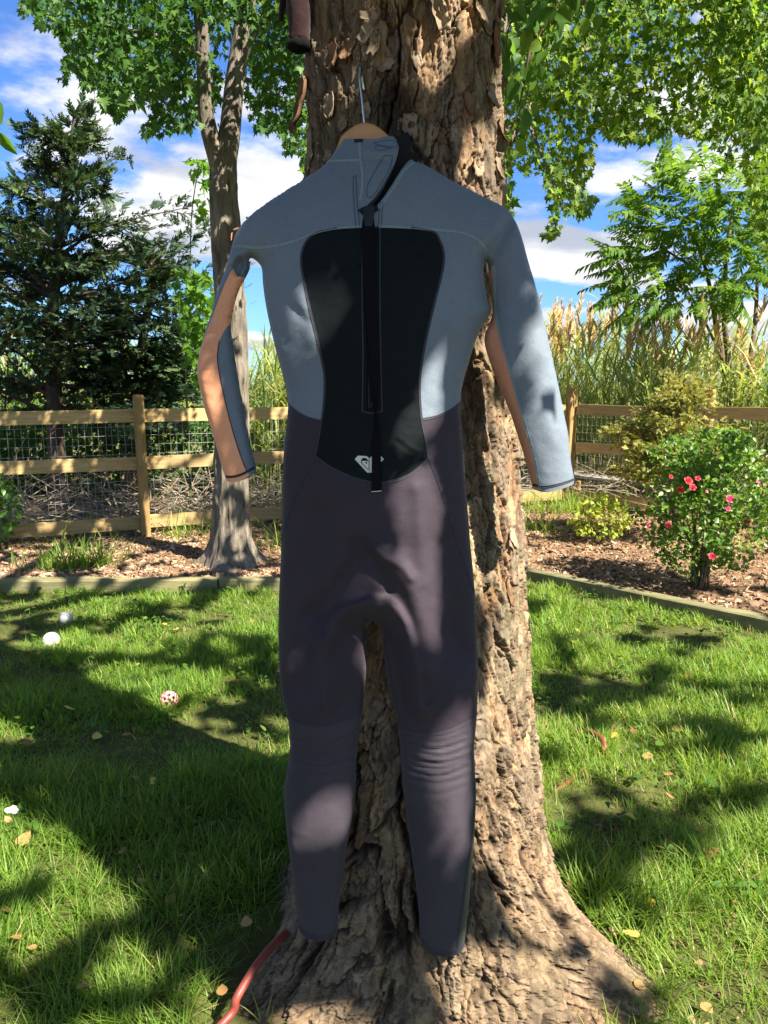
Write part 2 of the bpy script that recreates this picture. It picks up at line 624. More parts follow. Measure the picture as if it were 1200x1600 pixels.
M['white_print'] = plain("off_white_print", (.62, .62, .52), .6, .05, 40)
M['webbing'] = plain("black_webbing", (.006, .006, .008), .85, .2, 500, .0006, .08)
M['plastic'] = plain("black_plastic", (.008, .008, .010), .35, .1, 50, 0, .5)
M['wood'] = plain("varnished_hanger_wood", (.50, .25, .095), .4, .14, 6, .0006, .45, stretch=(1, 6, 6), bscale=60)
M['steel'] = plain("bright_steel", (.72, .72, .68), .22, .05, 30, 0, .5, metal=1)
M['hose'] = plain("red_garden_hose", (.17, .034, .022), .5, .3, 25, .0006, .45)
M['ball'] = plain("scuffed_white_ball", (.62, .60, .52), .65, .18, 30, .001, .3)
M['ball_seam'] = plain("dark_red_seam", (.16, .07, .05), .7, .2, 60)
M['pink'] = plain("pink_rubber", (.72, .27, .28), .5, .12, 30, .0006, .4)
M['tanball'] = plain("tan_felt_ball", (.42, .32, .15), .95, .2, 60, .002, .1)
M['scrap'] = plain("white_plastic_scrap", (.72, .74, .74), .4, .08, 30)
M['maroon'] = plain("maroon_knit", (.026, .012, .012), .95, .25, 60, .002, .1, sheen=.3, bscale=300)
M['cuffblack'] = plain("black_knit", (.006, .006, .006), .95, .2, 60, .001, .1)

# ------------------------------------------------------------------ leaf templates (unit length along +y)
def fan(outline, fold=.12, droop=.12):
    o = np.asarray(outline, float)
    V = np.zeros((len(o) + 1, 3))
    V[1:, :2] = o
    V[0, :2] = (0, .42)
    V[:, 2] = np.abs(V[:, 0]) * fold - droop * V[:, 1] ** 2
    k = len(o)
    i = np.arange(k)
    return V, np.stack([np.zeros(k, int), 1 + i, 1 + (i + 1) % k], -1)


MAPLE = fan([(0, 0), (.20, .06), (.40, -.02), (.30, .18), (.58, .34), (.34, .36), (.44, .62), (.20, .52), (.14, .66), (0, 1.0),
             (-.14, .66), (-.20, .52), (-.44, .62), (-.34, .36), (-.58, .34), (-.30, .18), (-.40, -.02), (-.20, .06)], .18, .18)
OVATE = fan([(0, 0), (.22, .12), (.34, .34), (.27, .62), (.12, .85), (0, 1.0), (-.12, .85), (-.27, .62), (-.34, .34), (-.22, .12)], .25, .15)
SMALL = (np.array([[0, 0, 0], [.26, .4, .06], [0, 1, -.1], [-.26, .4, .06]]), np.array([[0, 1, 2], [0, 2, 3]]))
BLADE = (np.array([[-.5, 0, 0], [.5, 0, 0], [-.42, .4, .0], [.42, .4, .0], [-.25, .75, 0], [.25, .75, 0], [0, 1, 0]]),
         np.array([[0, 1, 3], [0, 3, 2], [2, 3, 5], [2, 5, 4], [4, 5, 6]]))


def leaf_meshes(name, tpl, mat, tints):
    out = []
    for t in tints:
        V = tpl[0].copy()
        V[:, 2] *= RNG.uniform(.4, 1.6)
        V[:, 0] *= RNG.uniform(.88, 1.1)
        out.append(mesh_np(name, V, tpl[1], mat, True, {'tint': np.full(len(V), t)}))
    return out


def foliage(root, tpl, mat, pos, R, s, tint, singles=300, crown_name='crown', leaf='leaf'):
    """the leaves that show largest become parts of their own, the rest one part"""
    x, y, zf = project(pos)
    ok = (zf > .3) & (x > -20) & (x < 1220) & (y > -20) & (y < 1620)
    size = np.where(ok, s * FPX / np.maximum(zf, .3), -1)
    order = np.argsort(-size)
    big = order[:singles]
    big = big[size[big] > 3]
    rest = np.setdiff1d(np.arange(len(pos)), big)
    V, F, t = scatter(tpl[0], tpl[1], pos[rest], R[rest], s[rest], tint[rest])
    obj(crown_name, mesh_np(crown_name, V, F, mat, True, {'tint': t}), root, kind='stuff')
    ms = leaf_meshes(leaf, tpl, mat, np.linspace(.05, .95, 6))
    for i in big:
        o = obj(leaf, ms[int(np.clip(tint[i] * 6, 0, 5))], root)
        Mx = Matrix(R[i].tolist()).to_4x4()
        o.matrix_basis = Matrix.Translation(Vector(pos[i])) @ Mx @ Matrix.Scale(float(s[i]), 4)


def in_poly(x, y, poly):
    poly = np.asarray(poly, float)
    r = np.zeros(np.shape(x), bool)
    x0, y0 = poly[-1]
    for x1, y1 in poly:
        if y0 != y1:
            c = ((y1 > y) != (y0 > y)) & (x < (x0 - x1) * (y - y1) / (y0 - y1) + x1)
            r ^= c
        x0, y0 = x1, y1
    return r


def seg_dist(P, Q):
    """distance of points P (n,2) to polyline Q (m,2)"""
    best = np.full(len(P), 1e9)
    for a, b in zip(Q[:-1], Q[1:]):
        ab = b - a
        L = (ab @ ab) + 1e-12
        t = np.clip(((P - a) @ ab) / L, 0, 1)
        d = np.hypot(P[:, 0] - a[0] - t * ab[0], P[:, 1] - a[1] - t * ab[1])
        best = np.minimum(best, d)
    return best

# ================================================================== GROUND
gA, gB = ground(0, 925), ground(440, 923)
gC, gD = ground(825, 910), ground(1200, 993)
dirR = (gD - gC) / np.linalg.norm(gD - gC)
FRONT = np.array([[-40, gA[1]], [gA[0], gA[1]], [.30, gB[1]], [.62, gC[1] + .02], [gC[0], gC[1]], [gD[0], gD[1]],
                  [gD[0] + 1.3 * dirR[0], gD[1] + 1.3 * dirR[1]], [40, gD[1] - 1.35]])


def front(x):
    return np.interp(x, FRONT[:, 0], FRONT[:, 1])


def sheet(name, xs, ys_of, n, zf, mat):
    t = np.linspace(0, 1, n)
    y0, y1 = ys_of(xs)
    X = np.repeat(xs[:, None], n, 1)
    Y = y0[:, None] + (y1 - y0)[:, None] * t[None]
    V = np.stack([X, Y, zf(X, Y)], -1).reshape(-1, 3)
    i = np.arange(len(xs) - 1)[:, None] * n + np.arange(n - 1)[None]
    F = np.stack([i, i + n, i + n + 1, i + 1], -1).reshape(-1, 4)
    return obj(name, mesh_np(name, V, F, mat), kind='structure')


def lawn_z(X, Y):
    m = np.exp(-((X) ** 2 + (Y - 3) ** 2) / 40)
    return .012 * fbm(np.asarray(X) * 1.6, np.asarray(Y) * 1.6, seed=3, o=3) * m


xs_l = np.concatenate([np.linspace(-300, -4, 20), np.linspace(-3.8, 3.8, 140), np.linspace(4, 300, 20)])
sheet("lawn", xs_l, lambda x: (np.full_like(x, -300.0), front(x) + .06), 2, lambda X, Y: 0 * X - .012, M['marsh']).name = "ground_below_lawn"
sheet("lawn", np.linspace(-6, 6, 200), lambda x: (np.full_like(x, -3.0), front(x) + .06), 120, lawn_z, M['lawn'])
MULCH_Z = .055


def mulch_z(X, Y):
    return MULCH_Z + .018 * fbm(X * 3, Y * 3, seed=5, o=4) + .006 * fbm(X * 30, Y * 30, seed=6, o=2)


FL0, FC, FR1 = np.array([-2.915, 5.74]), np.array([1.915, 7.74]), np.array([3.22, 6.50])
dA, dB = (FC - FL0), (FR1 - FC)
dA, dB = dA / np.linalg.norm(dA), dB / np.linalg.norm(dB)


def fence_y(x):
    x = np.asarray(x, float)
    return np.where(x < FC[0], FL0[1] + (x - FL0[0]) * dA[1] / dA[0], FC[1] + (x - FC[0]) * dB[1] / dB[0])


xs_m = np.linspace(-6.5, 6.0, 330)
sheet("mulch_bed", xs_m, lambda x: (front(x) + .05, np.maximum(fence_y(x) + .35, front(x) + .3)), 110, mulch_z, M['mulch'])
sheet("marsh_ground", xs_l, lambda x: (front(x) + .07, np.full_like(x, 900.0)), 40,
      lambda X, Y: .02 + 0 * X, M['marsh'])

# mulch chips
n = 36000
cx = RNG.uniform(-3.6, 4.4, n * 2)
cy = front(cx) + .10 + RNG.random(n * 2) ** 1.4 * (fence_y(cx) + .2 - front(cx))
keep = np.arange(n * 2) < n
cx, cy = cx[keep], cy[keep]
bv, bf = box((0, 0, 0), (1, .30, .10))
R = frames(n, (1.0, 0, 0), .9, (0, 0, 1.0), .28)
R = np.stack([R[..., 1], -R[..., 0], R[..., 2]], -1)
R[:, :, 1] = np.cross(R[:, :, 2], R[:, :, 0])
s = RNG.lognormal(math.log(.021), .45, n)
V, F, t = scatter(bv, bf, np.stack([cx, cy, mulch_z(cx, cy) + .003], -1), R, s)
obj("mulch_chips", mesh_np("mulch_chips", V, F, M['chip'], False, {'tint': t}), kind='stuff')

# ------------------------------------------------------------------ timbers
def timber(p0, p1, h, w, label):
    p0, p1 = np.array(p0), np.array(p1)
    d = p1 - p0
    L = np.linalg.norm(d)
    d = d / L
    nrm = np.array([-d[1], d[0]])
    n = max(4, int(L / .05))
    bm_v, rows = [], []
    prof = [(0, -.03), (0, h - .008), (.008, h), (w - .008, h), (w, h - .008), (w, -.03)]
    for i in range(n + 1):
        u = i / n * L
        for (a, b) in prof:
            wob = .004 * vnoise(u * 4, a * 30 + b * 20, seed=int(p0[0] * 10) & 255)
            q = p0 + d * u + nrm * (a + wob)
            bm_v.append((q[0], q[1], b + wob * (b > 0)))
    k = len(prof)
    F = [[i * k + j, (i + 1) * k + j, (i + 1) * k + j + 1, i * k + j + 1] for i in range(n) for j in range(k - 1)]
    V = np.array(bm_v)
    caps = np.array([list(range(k)), [n * k + j for j in range(k)][::-1]])
    return tag(obj("edging_timber", mesh_np("edging_timber", V, [np.array(F), caps], M['timber'], False)),
               label, "edging timber", "timbers edging the mulch bed")


jx = ground(341, 924)
timber((-4.2, gA[1]), (jx[0] - .006, jx[1]), .075, .085, "long greenish timber along the lawn's back edge under the cedar side of the fence")
timber((jx[0] + .006, jx[1]), (.30, gB[1] + .0), .075, .085, "greenish timber that meets the long one at a dark joint near the maple trunk")
timber((.31, gB[1] + .01), (.70, gC[1] + .10), .075, .085, "short timber at the inner corner of the lawn behind the birch trunk")
e0, e1 = gC - dirR * .34, gD + dirR * 1.3
timber(e0[:2], e1[:2], .085, .09, "olive timber running diagonally in front of the rose bush")

# ------------------------------------------------------------------ fence
def fence(pts, posts, label, heights, dash):
    root = thing("rail_fence", (*pts[0], 0), label, "fence", "wooden rail fences with wire mesh")
    p0, p1 = np.array(pts[0]), np.array(pts[1])
    d = (p1 - p0) / np.linalg.norm(p1 - p0)
    ang = math.atan2(d[1], d[0])
    R = np.array([[math.cos(ang), -math.sin(ang), 0], [math.sin(ang), math.cos(ang), 0], [0, 0, 1]])
    nrm = np.array([-d[1], d[0]])
    if nrm[1] > 0:
        nrm = -nrm
    for (u, front_side, h, w) in posts:
        q = p0 + d * u + nrm * (front_side)
        bm = bmesh.new()
        bmesh.ops.create_cube(bm, size=1)
        for v in bm.verts:
            v.co = Vector((v.co.x * w, v.co.y * w, v.co.z * (h + .1) + (h + .1) / 2 - .1))
        bmesh.ops.bevel(bm, geom=bm.edges[:], offset=.006, segments=2, affect='EDGES')
        me = bpy.data.meshes.new("post")
        bm.to_mesh(me)
        bm.free()
        # grain runs along local x: lay the mesh out along x and stand it up
        me.transform(Matrix.Rotation(math.radians(90), 4, 'Y'))
        me.materials.append(M['post'])
        o = obj("post", me, root)
        o.matrix_basis = Matrix.Translation((q[0], q[1], 0)) @ Matrix.Rotation(ang + .02, 4, 'Z') @ Matrix.Rotation(math.radians(-90), 4, 'Y')
    us = [p[0] for p in posts]
    for a, b in zip(us[:-1], us[1:]):
        L = b - a - .006
        for zi, zc in enumerate(heights):
            th = .034
            bm = bmesh.new()
            bmesh.ops.create_cube(bm, size=1)
            bmesh.ops.subdivide_edges(bm, edges=[e for e in bm.edges if abs(e.verts[0].co.x - e.verts[1].co.x) > .5], cuts=12)
            sag = RNG.uniform(-.008, .008)
            tw = RNG.uniform(-.012, .012)
            for v in bm.verts:
                x = v.co.x
                v.co = Vector((x * L, v.co.y * th, v.co.z * .105 + sag * (1 - 4 * x * x) + tw * x))
            me = bpy.data.meshes.new("rail")
            bm.to_mesh(me)
            bm.free()
            me.materials.append(M['rail'])
            q = p0 + d * ((a + b) / 2)
            o = obj("rail", me, root)
            for sx in (-1, 1):
                for dz in (-.022, .024):
                    sv, sf = tube([(sx * (L / 2 - .05), -.0165, dz), (sx * (L / 2 - .05), -.0195, dz)], .0045, 8)
                    sc_ = obj('screw', mesh_np('screw', sv, sf, M['plastic'], False))
                    sc_.parent = o
            o.matrix_basis = Matrix.Translation((q[0], q[1], zc)) @ Matrix.Rotation(ang, 4, 'Z')
    # welded wire, behind the rails
    parts = []
    off = -nrm * .022
    L = us[-1] - us[0]
    top = heights[0] + .02
    for u in np.arange(us[0], us[-1], .051):
        q = p0 + d * u + off
        q2 = q + d * .004 * RNG.normal()
        parts.append(tube([(q[0], q[1], .02), (q2[0], q2[1], top)], .0013, 4, False))
    for zc in np.concatenate([np.arange(.05, top, .076)]):
        a, b = p0 + d * us[0] + off, p0 + d * us[-1] + off
        m = (a + b) / 2
        pts_ = [(*(a + (b - a) * k / 16), zc + .004 * RNG.normal()) for k in range(17)]
        parts.append(tube(pts_, .0013, 4, False))
    V, F = join(parts)
    obj("wire_mesh", mesh_np("wire_mesh", V, F, M['wire'], True), root, kind='stuff')
    return root


LA = np.linalg.norm(FC - FL0)
u_post = (-2.0 - FL0[0]) / dA[0]
start = FL0 - dA * 1.9
fence((start, FC), [(u_post + 1.9 - 7.15, .03, 1.2, .085), (u_post + 1.9 - 4.75, .03, 1.2, .085), (u_post + 1.9 - 2.35, .03, 1.2, .085), (u_post + 1.9, .045, 1.215, .078), (u_post + 1.9 + 2.4, .03, 1.2, .085),
                    (LA + 1.9, .02, 1.27, .09)],
      "pale pine three-rail fence with wire mesh in front of the dark cedars", [1.045, .655, .165], 1)
LB = 1.28
fence((FC + dB * .09, FR1), [(0.0, -.08, .3, .04), (LB, -.07, 1.25, .09), (LB + 2.4, -.07, 1.25, .09), (LB + 4.8, -.07, 1.25, .09)],
      "pine three-rail fence with wire mesh behind the rose bush and reeds beyond", [1.045, .655, .165], 1)

# weathered plank lying behind the fence
p0, p1 = np.array([2.0, 8.05]), np.array([3.1, 7.4])
d = (p1 - p0) / np.linalg.norm(p1 - p0)
for k, (dz, dy, ln) in enumerate([(.30, 0, 1.2), (.15, .12, 1.5)]):
    Rz = Matrix.Rotation(math.atan2(d[1], d[0]), 3, 'Z') @ Matrix.Rotation(.10 - .16 * k, 3, 'X') @ Matrix.Rotation(.06 + .05 * k, 3, 'Y')
    c = (p0 + p1) / 2
    V, F = box((c[0], c[1] + dy, dz), (ln, .16, .03), np.array(Rz))
    tag(obj("weathered_plank", mesh_np("weathered_plank", V, F, M['plank'], False)),
        ["grey weathered plank tilted up behind the fence beside the corner post", "longer grey plank lying lowest in the litter behind the fence corner"][k],
        "plank", "old planks behind the fence")

# ================================================================== TREES
def trunk_geo(path, radii, sides, amp, seed, freq=9, flare=None, step=.03, vst=.22):
    P = cr(np.asarray(path, float), step=step)
    r0 = np.asarray(radii, float)
    r = np.interp(np.linspace(0, 1, len(P)), np.linspace(0, 1, len(r0)), r0)
    T = np.gradient(P, axis=0)
    T /= np.linalg.norm(T, axis=1)[:, None]
    A = np.cross(T, np.array([0, 1.0, .03]))
    A /= np.linalg.norm(A, axis=1)[:, None]
    B = np.cross(T, A)
    th = np.linspace(0, 2 * np.pi, sides, endpoint=False)
    c, s = np.cos(th), np.sin(th)
    rr = r[:, None] * np.ones(sides)[None]
    zz = P[:, 2][:, None]
    dsp = fbm(c[None] * freq * r[:, None] + 7, s[None] * freq * r[:, None], zz * freq * vst, seed, 3)
    dsp = -np.abs(dsp) * 2 + .5
    rr = rr + amp * dsp * np.clip(r[:, None] / .08, .15, 1)
    if flare is not None:
        rr = rr + flare(th[None], zz)
    V = P[:, None] + rr[..., None] * (c[None, :, None] * A[:, None] + s[None, :, None] * B[:, None])
    nn = len(P)
    i = np.arange(nn - 1)[:, None] * sides
    j = np.arange(sides)[None]
    k = (j + 1) % sides
    F = np.stack([i + j, i + k, i + sides + k, i + sides + j], -1).reshape(-1, 4)
    return V.reshape(-1, 3), [F]


def sample_px(poly, n, y0, y1, zpow=1.0):
    poly = np.asarray(poly, float)
    out = []
    while sum(map(len, out)) < n:
        p = RNG.uniform(poly.min(0), poly.max(0), (n * 2, 2))
        p = p[in_poly(p[:, 0], p[:, 1], poly)]
        out.append(p)
    p = np.concatenate(out)[:n]
    return at_y(p[:, 0], p[:, 1], RNG.uniform(y0, y1, n))


def clumped(P, freq, thr, seed):
    f = fbm(P[:, 0] * freq, P[:, 1] * freq, P[:, 2] * freq, seed, 3)
    return P[f > thr]


# --- silver maple on the left
base = ground(360, 882, .05)
Y0 = base[1]
mp = thing("maple_tree", (base[0], base[1], .03), "grey-barked maple with a forked trunk standing in the mulch before the fence", "tree", "silver maples")
fork = at_y(347, 245, Y0 + .02)
low = [base - (0, 0, .1), at_y(361, 800, Y0), at_y(362, 640, Y0), at_y(360, 480, Y0), at_y(352, 340, Y0), fork]


def flare_m(th, z):
    e = np.exp(-np.clip(z - .03, 0, 9) / .11)
    return e * (.07 + .10 * np.clip(np.cos(th * 3 + 1.2), 0, 1) + .05 * np.clip(np.cos(th * 5), 0, 1))


V, F = trunk_geo(low, [.125, .118, .112, .10, .094, .078], 96, .020, 21, 22, flare_m, .02)
tr = obj("trunk", mesh_np("trunk", V, F, M['maple_bark']), mp)
limbs = []
for pth, rd in [([fork - (.012, 0, .30), fork - (.025, 0, .05), at_y(324, 190, Y0 + .0), at_y(318, 100, Y0 - .05), at_y(311, 0, Y0 - .1), at_y(290, -160, Y0 - .2)], [.060, .056, .045, .040, .036, .026]),
                ([fork - (-.015, 0, .30), fork - (-.025, 0, .05), at_y(361, 190, Y0 + .05), at_y(371, 100, Y0 + .1), at_y(388, 0, Y0 + .1), at_y(425, -170, Y0 + .2)], [.070, .068, .060, .056, .052, .035]),
                ([at_y(374, 110, Y0 + .1), at_y(410, 30, Y0), at_y(470, -20, Y0 - .2)], [.022, .016, .01]),
                ([at_y(322, 90, Y0 - .05), at_y(260, 60, Y0 - .3), at_y(160, 40, Y0 - .6)], [.016, .012, .006]),
                ([at_y(316, 40, Y0 - .05), at_y(230, 110, Y0 + .2), at_y(150, 90, Y0 + .3)], [.014, .010, .005]),
                ([at_y(376, 120, Y0 + .1), at_y(420, 140, Y0 + .2), at_y(460, 190, Y0 + .3)], [.012, .009, .005])]:
    V, F = trunk_geo(pth, rd, 28, .010, 5, 18, None, .05)
    obj("limb", mesh_np("limb", V, F, M['maple_bark']), mp)
polyL = [(25, -140), (500, -140), (500, 260), (478, 275), (462, 235), (445, 240), (430, 200), (405, 205), (385, 170), (372, 60), (340, 60), (345, 150),
         (315, 205), (300, 200), (235, 212), (215, 205), (240, 170), (225, 150), (185, 188), (165, 175), (150, 140), (130, 130), (118, 100), (100, 130), (92, 120),
         (105, 80), (85, 45), (60, 40), (55, 12), (35, 30)]
P = clumped(sample_px(polyL, 15000, Y0 - 1.3, Y0 + 1.2), 3.2, -.13, 31)
qx, qy, _ = project(P)
P = P[~((qx > 300) & (qx < 398) & (qy > 30) & (P[:, 1] < Y0 + .1) & (RNG.random(len(P)) < .8))]
sp = np.concatenate([clumped(sample_px([(385, -140), (395, -20), (350, 230), (325, 230), (300, -20), (300, -140)], 500, Y0 + .3, Y0 + 1.2), 2.6, -.1, 31)])
P = np.concatenate([P, sp])
s = RNG.uniform(.030, .066, len(P))
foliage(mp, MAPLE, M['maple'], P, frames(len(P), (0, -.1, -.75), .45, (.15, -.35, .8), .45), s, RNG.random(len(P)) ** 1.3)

# --- silver maple behind the birch, on the right
Y1 = 5.0
b2 = at_y(764, 860, Y1)
m2 = thing("maple_tree", (b2[0], b2[1], .03), "silver maple mostly hidden behind the big birch trunk, its leafy boughs spreading beyond", "tree", "silver maples")
pth = [np.array([at_y(764, 600, Y1)[0], Y1, -.05]), at_y(766, 600, Y1), at_y(768, 330, Y1), at_y(774, 100, Y1), at_y(785, -150, Y1)]
V, F = trunk_geo(pth, [.115, .10, .092, .085, .06], 64, .014, 8, 20, None, .04)
obj("trunk", mesh_np("trunk", V, F, M['maple_bark']), m2)
for pth, rd in [([at_y(768, 300, Y1), at_y(800, 205, Y1 + .1), at_y(850, 150, Y1 + .3), at_y(905, 80, Y1 + .6), at_y(990, -20, Y1 + .9)], [.045, .038, .030, .024, .015]),
                ([at_y(850, 150, Y1 + .3), at_y(930, 140, Y1 + .4), at_y(1040, 110, Y1 + .2), at_y(1130, 90, Y1)], [.015, .012, .009, .005]),
                ([at_y(772, 160, Y1), at_y(830, 60, Y1 - .4), at_y(930, -10, Y1 - .8)], [.03, .024, .014]),
                ([at_y(820, 180, Y1 + .2), at_y(850, 250, Y1), at_y(880, 330, Y1 - .1)], [.012, .008, .004]),
                ([at_y(905, 80, Y1 + .6), at_y(1020, 60, Y1 + .9), at_y(1150, 20, Y1 + 1.0)], [.014, .011, .006])]:
    V, F = trunk_geo(pth, rd, 24, .006, 6, 18, None, .05)
    obj("limb", mesh_np("limb", V, F, M['maple_bark']), m2)
polyR = [(776, -140), (1240, -140), (1240, 300), (1190, 285), (1140, 250), (1100, 215), (1040, 205), (1000, 222), (955, 218), (930, 200), (925, 270), (905, 285),
         (935, 310), (915, 335), (905, 345), (890, 330), (868, 372), (850, 368), (868, 335), (855, 300), (840, 265), (820, 270), (800, 250), (800, 330), (788, 345), (784, 200)]
P = clumped(sample_px(polyR, 16000, Y1 - .9, Y1 + 1.6), 3.4, -.10, 77)
polyR2 = [(1090, -60), (1240, -60), (1240, 420), (1200, 410), (1165, 330), (1180, 240), (1120, 170)]
P2 = clumped(sample_px(polyR2, 3800, 4.0, 5.2), 3.4, -.02, 78)
P = np.concatenate([P, P2])
s = RNG.uniform(.030, .066, len(P))
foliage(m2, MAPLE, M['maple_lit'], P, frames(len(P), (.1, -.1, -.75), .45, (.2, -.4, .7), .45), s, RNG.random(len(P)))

# --- young maple sapling behind the left fence
ys = 6.75
sb = thing("maple_sapling", (at_y(292, 640, ys)[0], ys, .03), "thin young maple with bright green leaves in front of the dark cedars", "sapling")
st = [np.array([at_y(292, 640, ys)[0], ys, 0]), at_y(290, 560, ys), at_y(296, 440, ys), at_y(300, 330, ys), at_y(312, 255, ys)]
V, F = tube(cr(st, .08), np.linspace(.014, .004, len(cr(st, .08))), 6)
obj("stem", mesh_np("stem", V, F, M['greentwig']), sb)
P = np.concatenate([sample_px([(270, 420), (330, 430), (345, 520), (330, 610), (300, 590), (285, 500)], 260, ys - .35, ys + .2),
                    sample_px([(296, 250), (322, 245), (325, 350), (312, 345)], 36, ys - .2, ys + .1)])
foliage(sb, MAPLE, M['sapling'], P, frames(len(P), (0, -.2, -.6), .5, (.1, -.5, .7), .4), RNG.uniform(.07, .12, len(P)), RNG.random(len(P)), 150)


# --- cedars
def spray_tpl(k, L, w, rng):
    V, F = [], []
    for i in range(k):
        t = (i + .5) / k
        side = 1 if i % 2 else -1
        b = np.array([0, t * .75, 0])
        ang = side * rng.uniform(.35, .9)
        ln = (1 - t * .55) * rng.uniform(.32, .5)
        e = b + ln * np.array([math.sin(ang), math.cos(ang), rng.uniform(-.25, .25)])
        d = np.array([math.cos(ang), -math.sin(ang), 0]) * w
        o = len(V)
        V += [b - d, b + d, (b + e) / 2 + d * 1.3, e, (b + e) / 2 - d * 1.3]
        F += [[o, o + 1, o + 2], [o, o + 2, o + 4], [o + 4, o + 2, o + 3]]
    return np.array(V), np.array(F)


CED = spray_tpl(13, 1, .035, RNG)


def conifer(root, trunk_pts, trunk_r, limbs, per_m, size, tpl, mat, bark, droop, flat=.35, tint_up=None, thick=.35):
    pp = cr(trunk_pts, .06)
    V, F = trunk_geo(trunk_pts, trunk_r, 24, .008, 3, 20, None, .05)
    obj("trunk", mesh_np("trunk", V, F, M[bark]), root)
    parts, pos, tips = [], [], []
    for a, e, r in limbs:
        a, e = np.array(a), np.array(e)
        L = np.linalg.norm(e - a)
        mid = (a + e) / 2 + RNG.normal(0, .05, 3) * L
        c = cr([a, mid, e], n=max(4, int(L / .08)))
        parts.append(tube(c, np.linspace(r, .003, len(c)), 5, False))
        m = int(per_m * L)
        t = RNG.random(m) ** .75
        t = .18 + .82 * t
        idx = t * (len(c) - 1)
        q = np.stack([np.interp(idx, np.arange(len(c)), c[:, k]) for k in range(3)], -1)
        spread = thick * L * (.10 + .55 * t * (1.15 - t)) + .03
        q = q + RNG.normal(0, 1, (m, 3)) * spread[:, None] * np.array([1, 1, flat])
        pos.append(q)
        dd = (e - a) / L
        tips.append(np.repeat(dd[None], m, 0))
    V, F = join(parts)
    obj("branches", mesh_np("branches", V, F, M[bark]), root)
    pos, tips = np.concatenate(pos), np.concatenate(tips)
    tips[:, 2] += droop
    m = len(pos)
    R = frames(m, tips, .55, (0, -.25, 1.0), .5)
    V, F, t = scatter(tpl[0], tpl[1], pos, R, RNG.uniform(.6, 1.3, m) * size)
    obj("crown", mesh_np("crown", V, F, M[mat], True, {'tint': t}), root, kind='stuff')


yc = 7.6
c1 = thing("cedar_tree", (at_y(88, 780, yc)[0], yc, .02), "tall dark cedar with a pointed top and feathery boughs behind the fence", "tree", "dark cedars behind the fence")
tp = [np.array([at_y(90, 780, yc)[0], yc, 0]), at_y(86, 640, yc), at_y(82, 500, yc), at_y(95, 350, yc), at_y(108, 250, yc), at_y(117, 172, yc)]
L = []
for k in range(120):
    py = RNG.uniform(185, 660)
    hw = np.interp(py, [170, 210, 260, 320, 400, 480, 560, 660], [10, 42, 62, 90, 130, 165, 180, 190])
    cx0 = np.interp(py, [172, 250, 350, 500, 640], [117, 108, 95, 82, 86])
    ang = RNG.uniform(0, 2 * np.pi)
    w = hw * RNG.uniform(.55, 1.05)
    rise = RNG.uniform(-10, 45) * (.4 + hw / 150)
    a = at_y(cx0, py, yc)
    dx = math.cos(ang) * w / FPX * yc
    dy = math.sin(ang) * w / FPX * yc
    e = a + np.array([dx, dy, rise / FPX * yc])
    L.append((a, e, .012 + hw * .00008))
for (x0, y0, x1, y1, dy) in [(98, 385, 302, 322, -.1), (98, 380, 215, 345, .1), (90, 470, 335, 352, -.2), (88, 520, 350, 440, -.3), (98, 330, 15, 300, 0), (100, 300, 190, 245, 0),
                             (110, 215, 70, 205, 0), (105, 270, 150, 215, 0), (90, 430, -20, 345, -.2), (90, 400, 260, 375, .2)]:
    L.append((at_y(x0, y0, yc), at_y(x1, y1, yc + dy), .016))
conifer(c1, tp, [.085, .08, .07, .05, .03, .012], L, 48, .17, CED, 'cedar', 'dark_bark', -.05)

yc2 = 8.2
c2 = thing("cedar_tree", (at_y(215, 760, yc2)[0], yc2, .02), "lower dense dark cedar filling the gap between the tall cedar and the maple", "tree", "dark cedars behind the fence")
tp = [np.array([at_y(200, 760, yc2)[0], yc2, 0]), at_y(215, 600, yc2), at_y(230, 480, yc2), at_y(240, 385, yc2)]
L = []
for k in range(95):
    py = RNG.uniform(395, 690)
    hw = np.interp(py, [385, 430, 500, 600, 690], [15, 60, 100, 120, 120])
    ang = RNG.uniform(0, 2 * np.pi)
    w = hw * RNG.uniform(.5, 1.0)
    a = at_y(np.interp(py, [385, 600, 760], [240, 215, 200]), py, yc2)
    e = a + np.array([math.cos(ang) * w / FPX * yc2, math.sin(ang) * w / FPX * yc2, RNG.uniform(-20, 30) / FPX * yc2])
    L.append((a, e, .014))
conifer(c2, tp, [.07, .06, .045, .015], L, 62, .18, CED, 'cedar', 'dark_bark', -.1)
# low cedar bough that leans over the rail
bo = ([(at_y(225, 640, 6.9), at_y(130, 660, 6.35), .012), (at_y(225, 640, 6.9), at_y(185, 668, 6.3), .010), (at_y(260, 650, 6.9), at_y(290, 662, 6.35), .01)])
parts, pos, tips = [], [], []
for a, e, r in bo:
    c = cr([a, (a + e) / 2 + (0, 0, .03), e], n=8)
    parts.append(tube(c, np.linspace(r, .003, 8), 5, False))
    m = 70
    t = RNG.random(m)
    pos.append(a + (e - a) * t[:, None] + RNG.normal(0, .06, (m, 3)))
    tips.append(np.repeat(((e - a) / np.linalg.norm(e - a))[None], m, 0))
V, F = join(parts)
b_ = obj("low_bough", mesh_np("low_bough", V, F, M['dark_bark']), c2)
pos, tips = np.concatenate(pos), np.concatenate(tips)
V, F, t = scatter(CED[0], CED[1], pos, frames(len(pos), tips + (0, 0, -.3), .5, (0, -.3, 1), .4), RNG.uniform(.10, .19, len(pos)), RNG.uniform(.4, 1, len(pos)))
obj("bough_foliage", mesh_np("bough_foliage", V, F, M['cedar'], True, {'tint': t}), b_, kind='stuff')

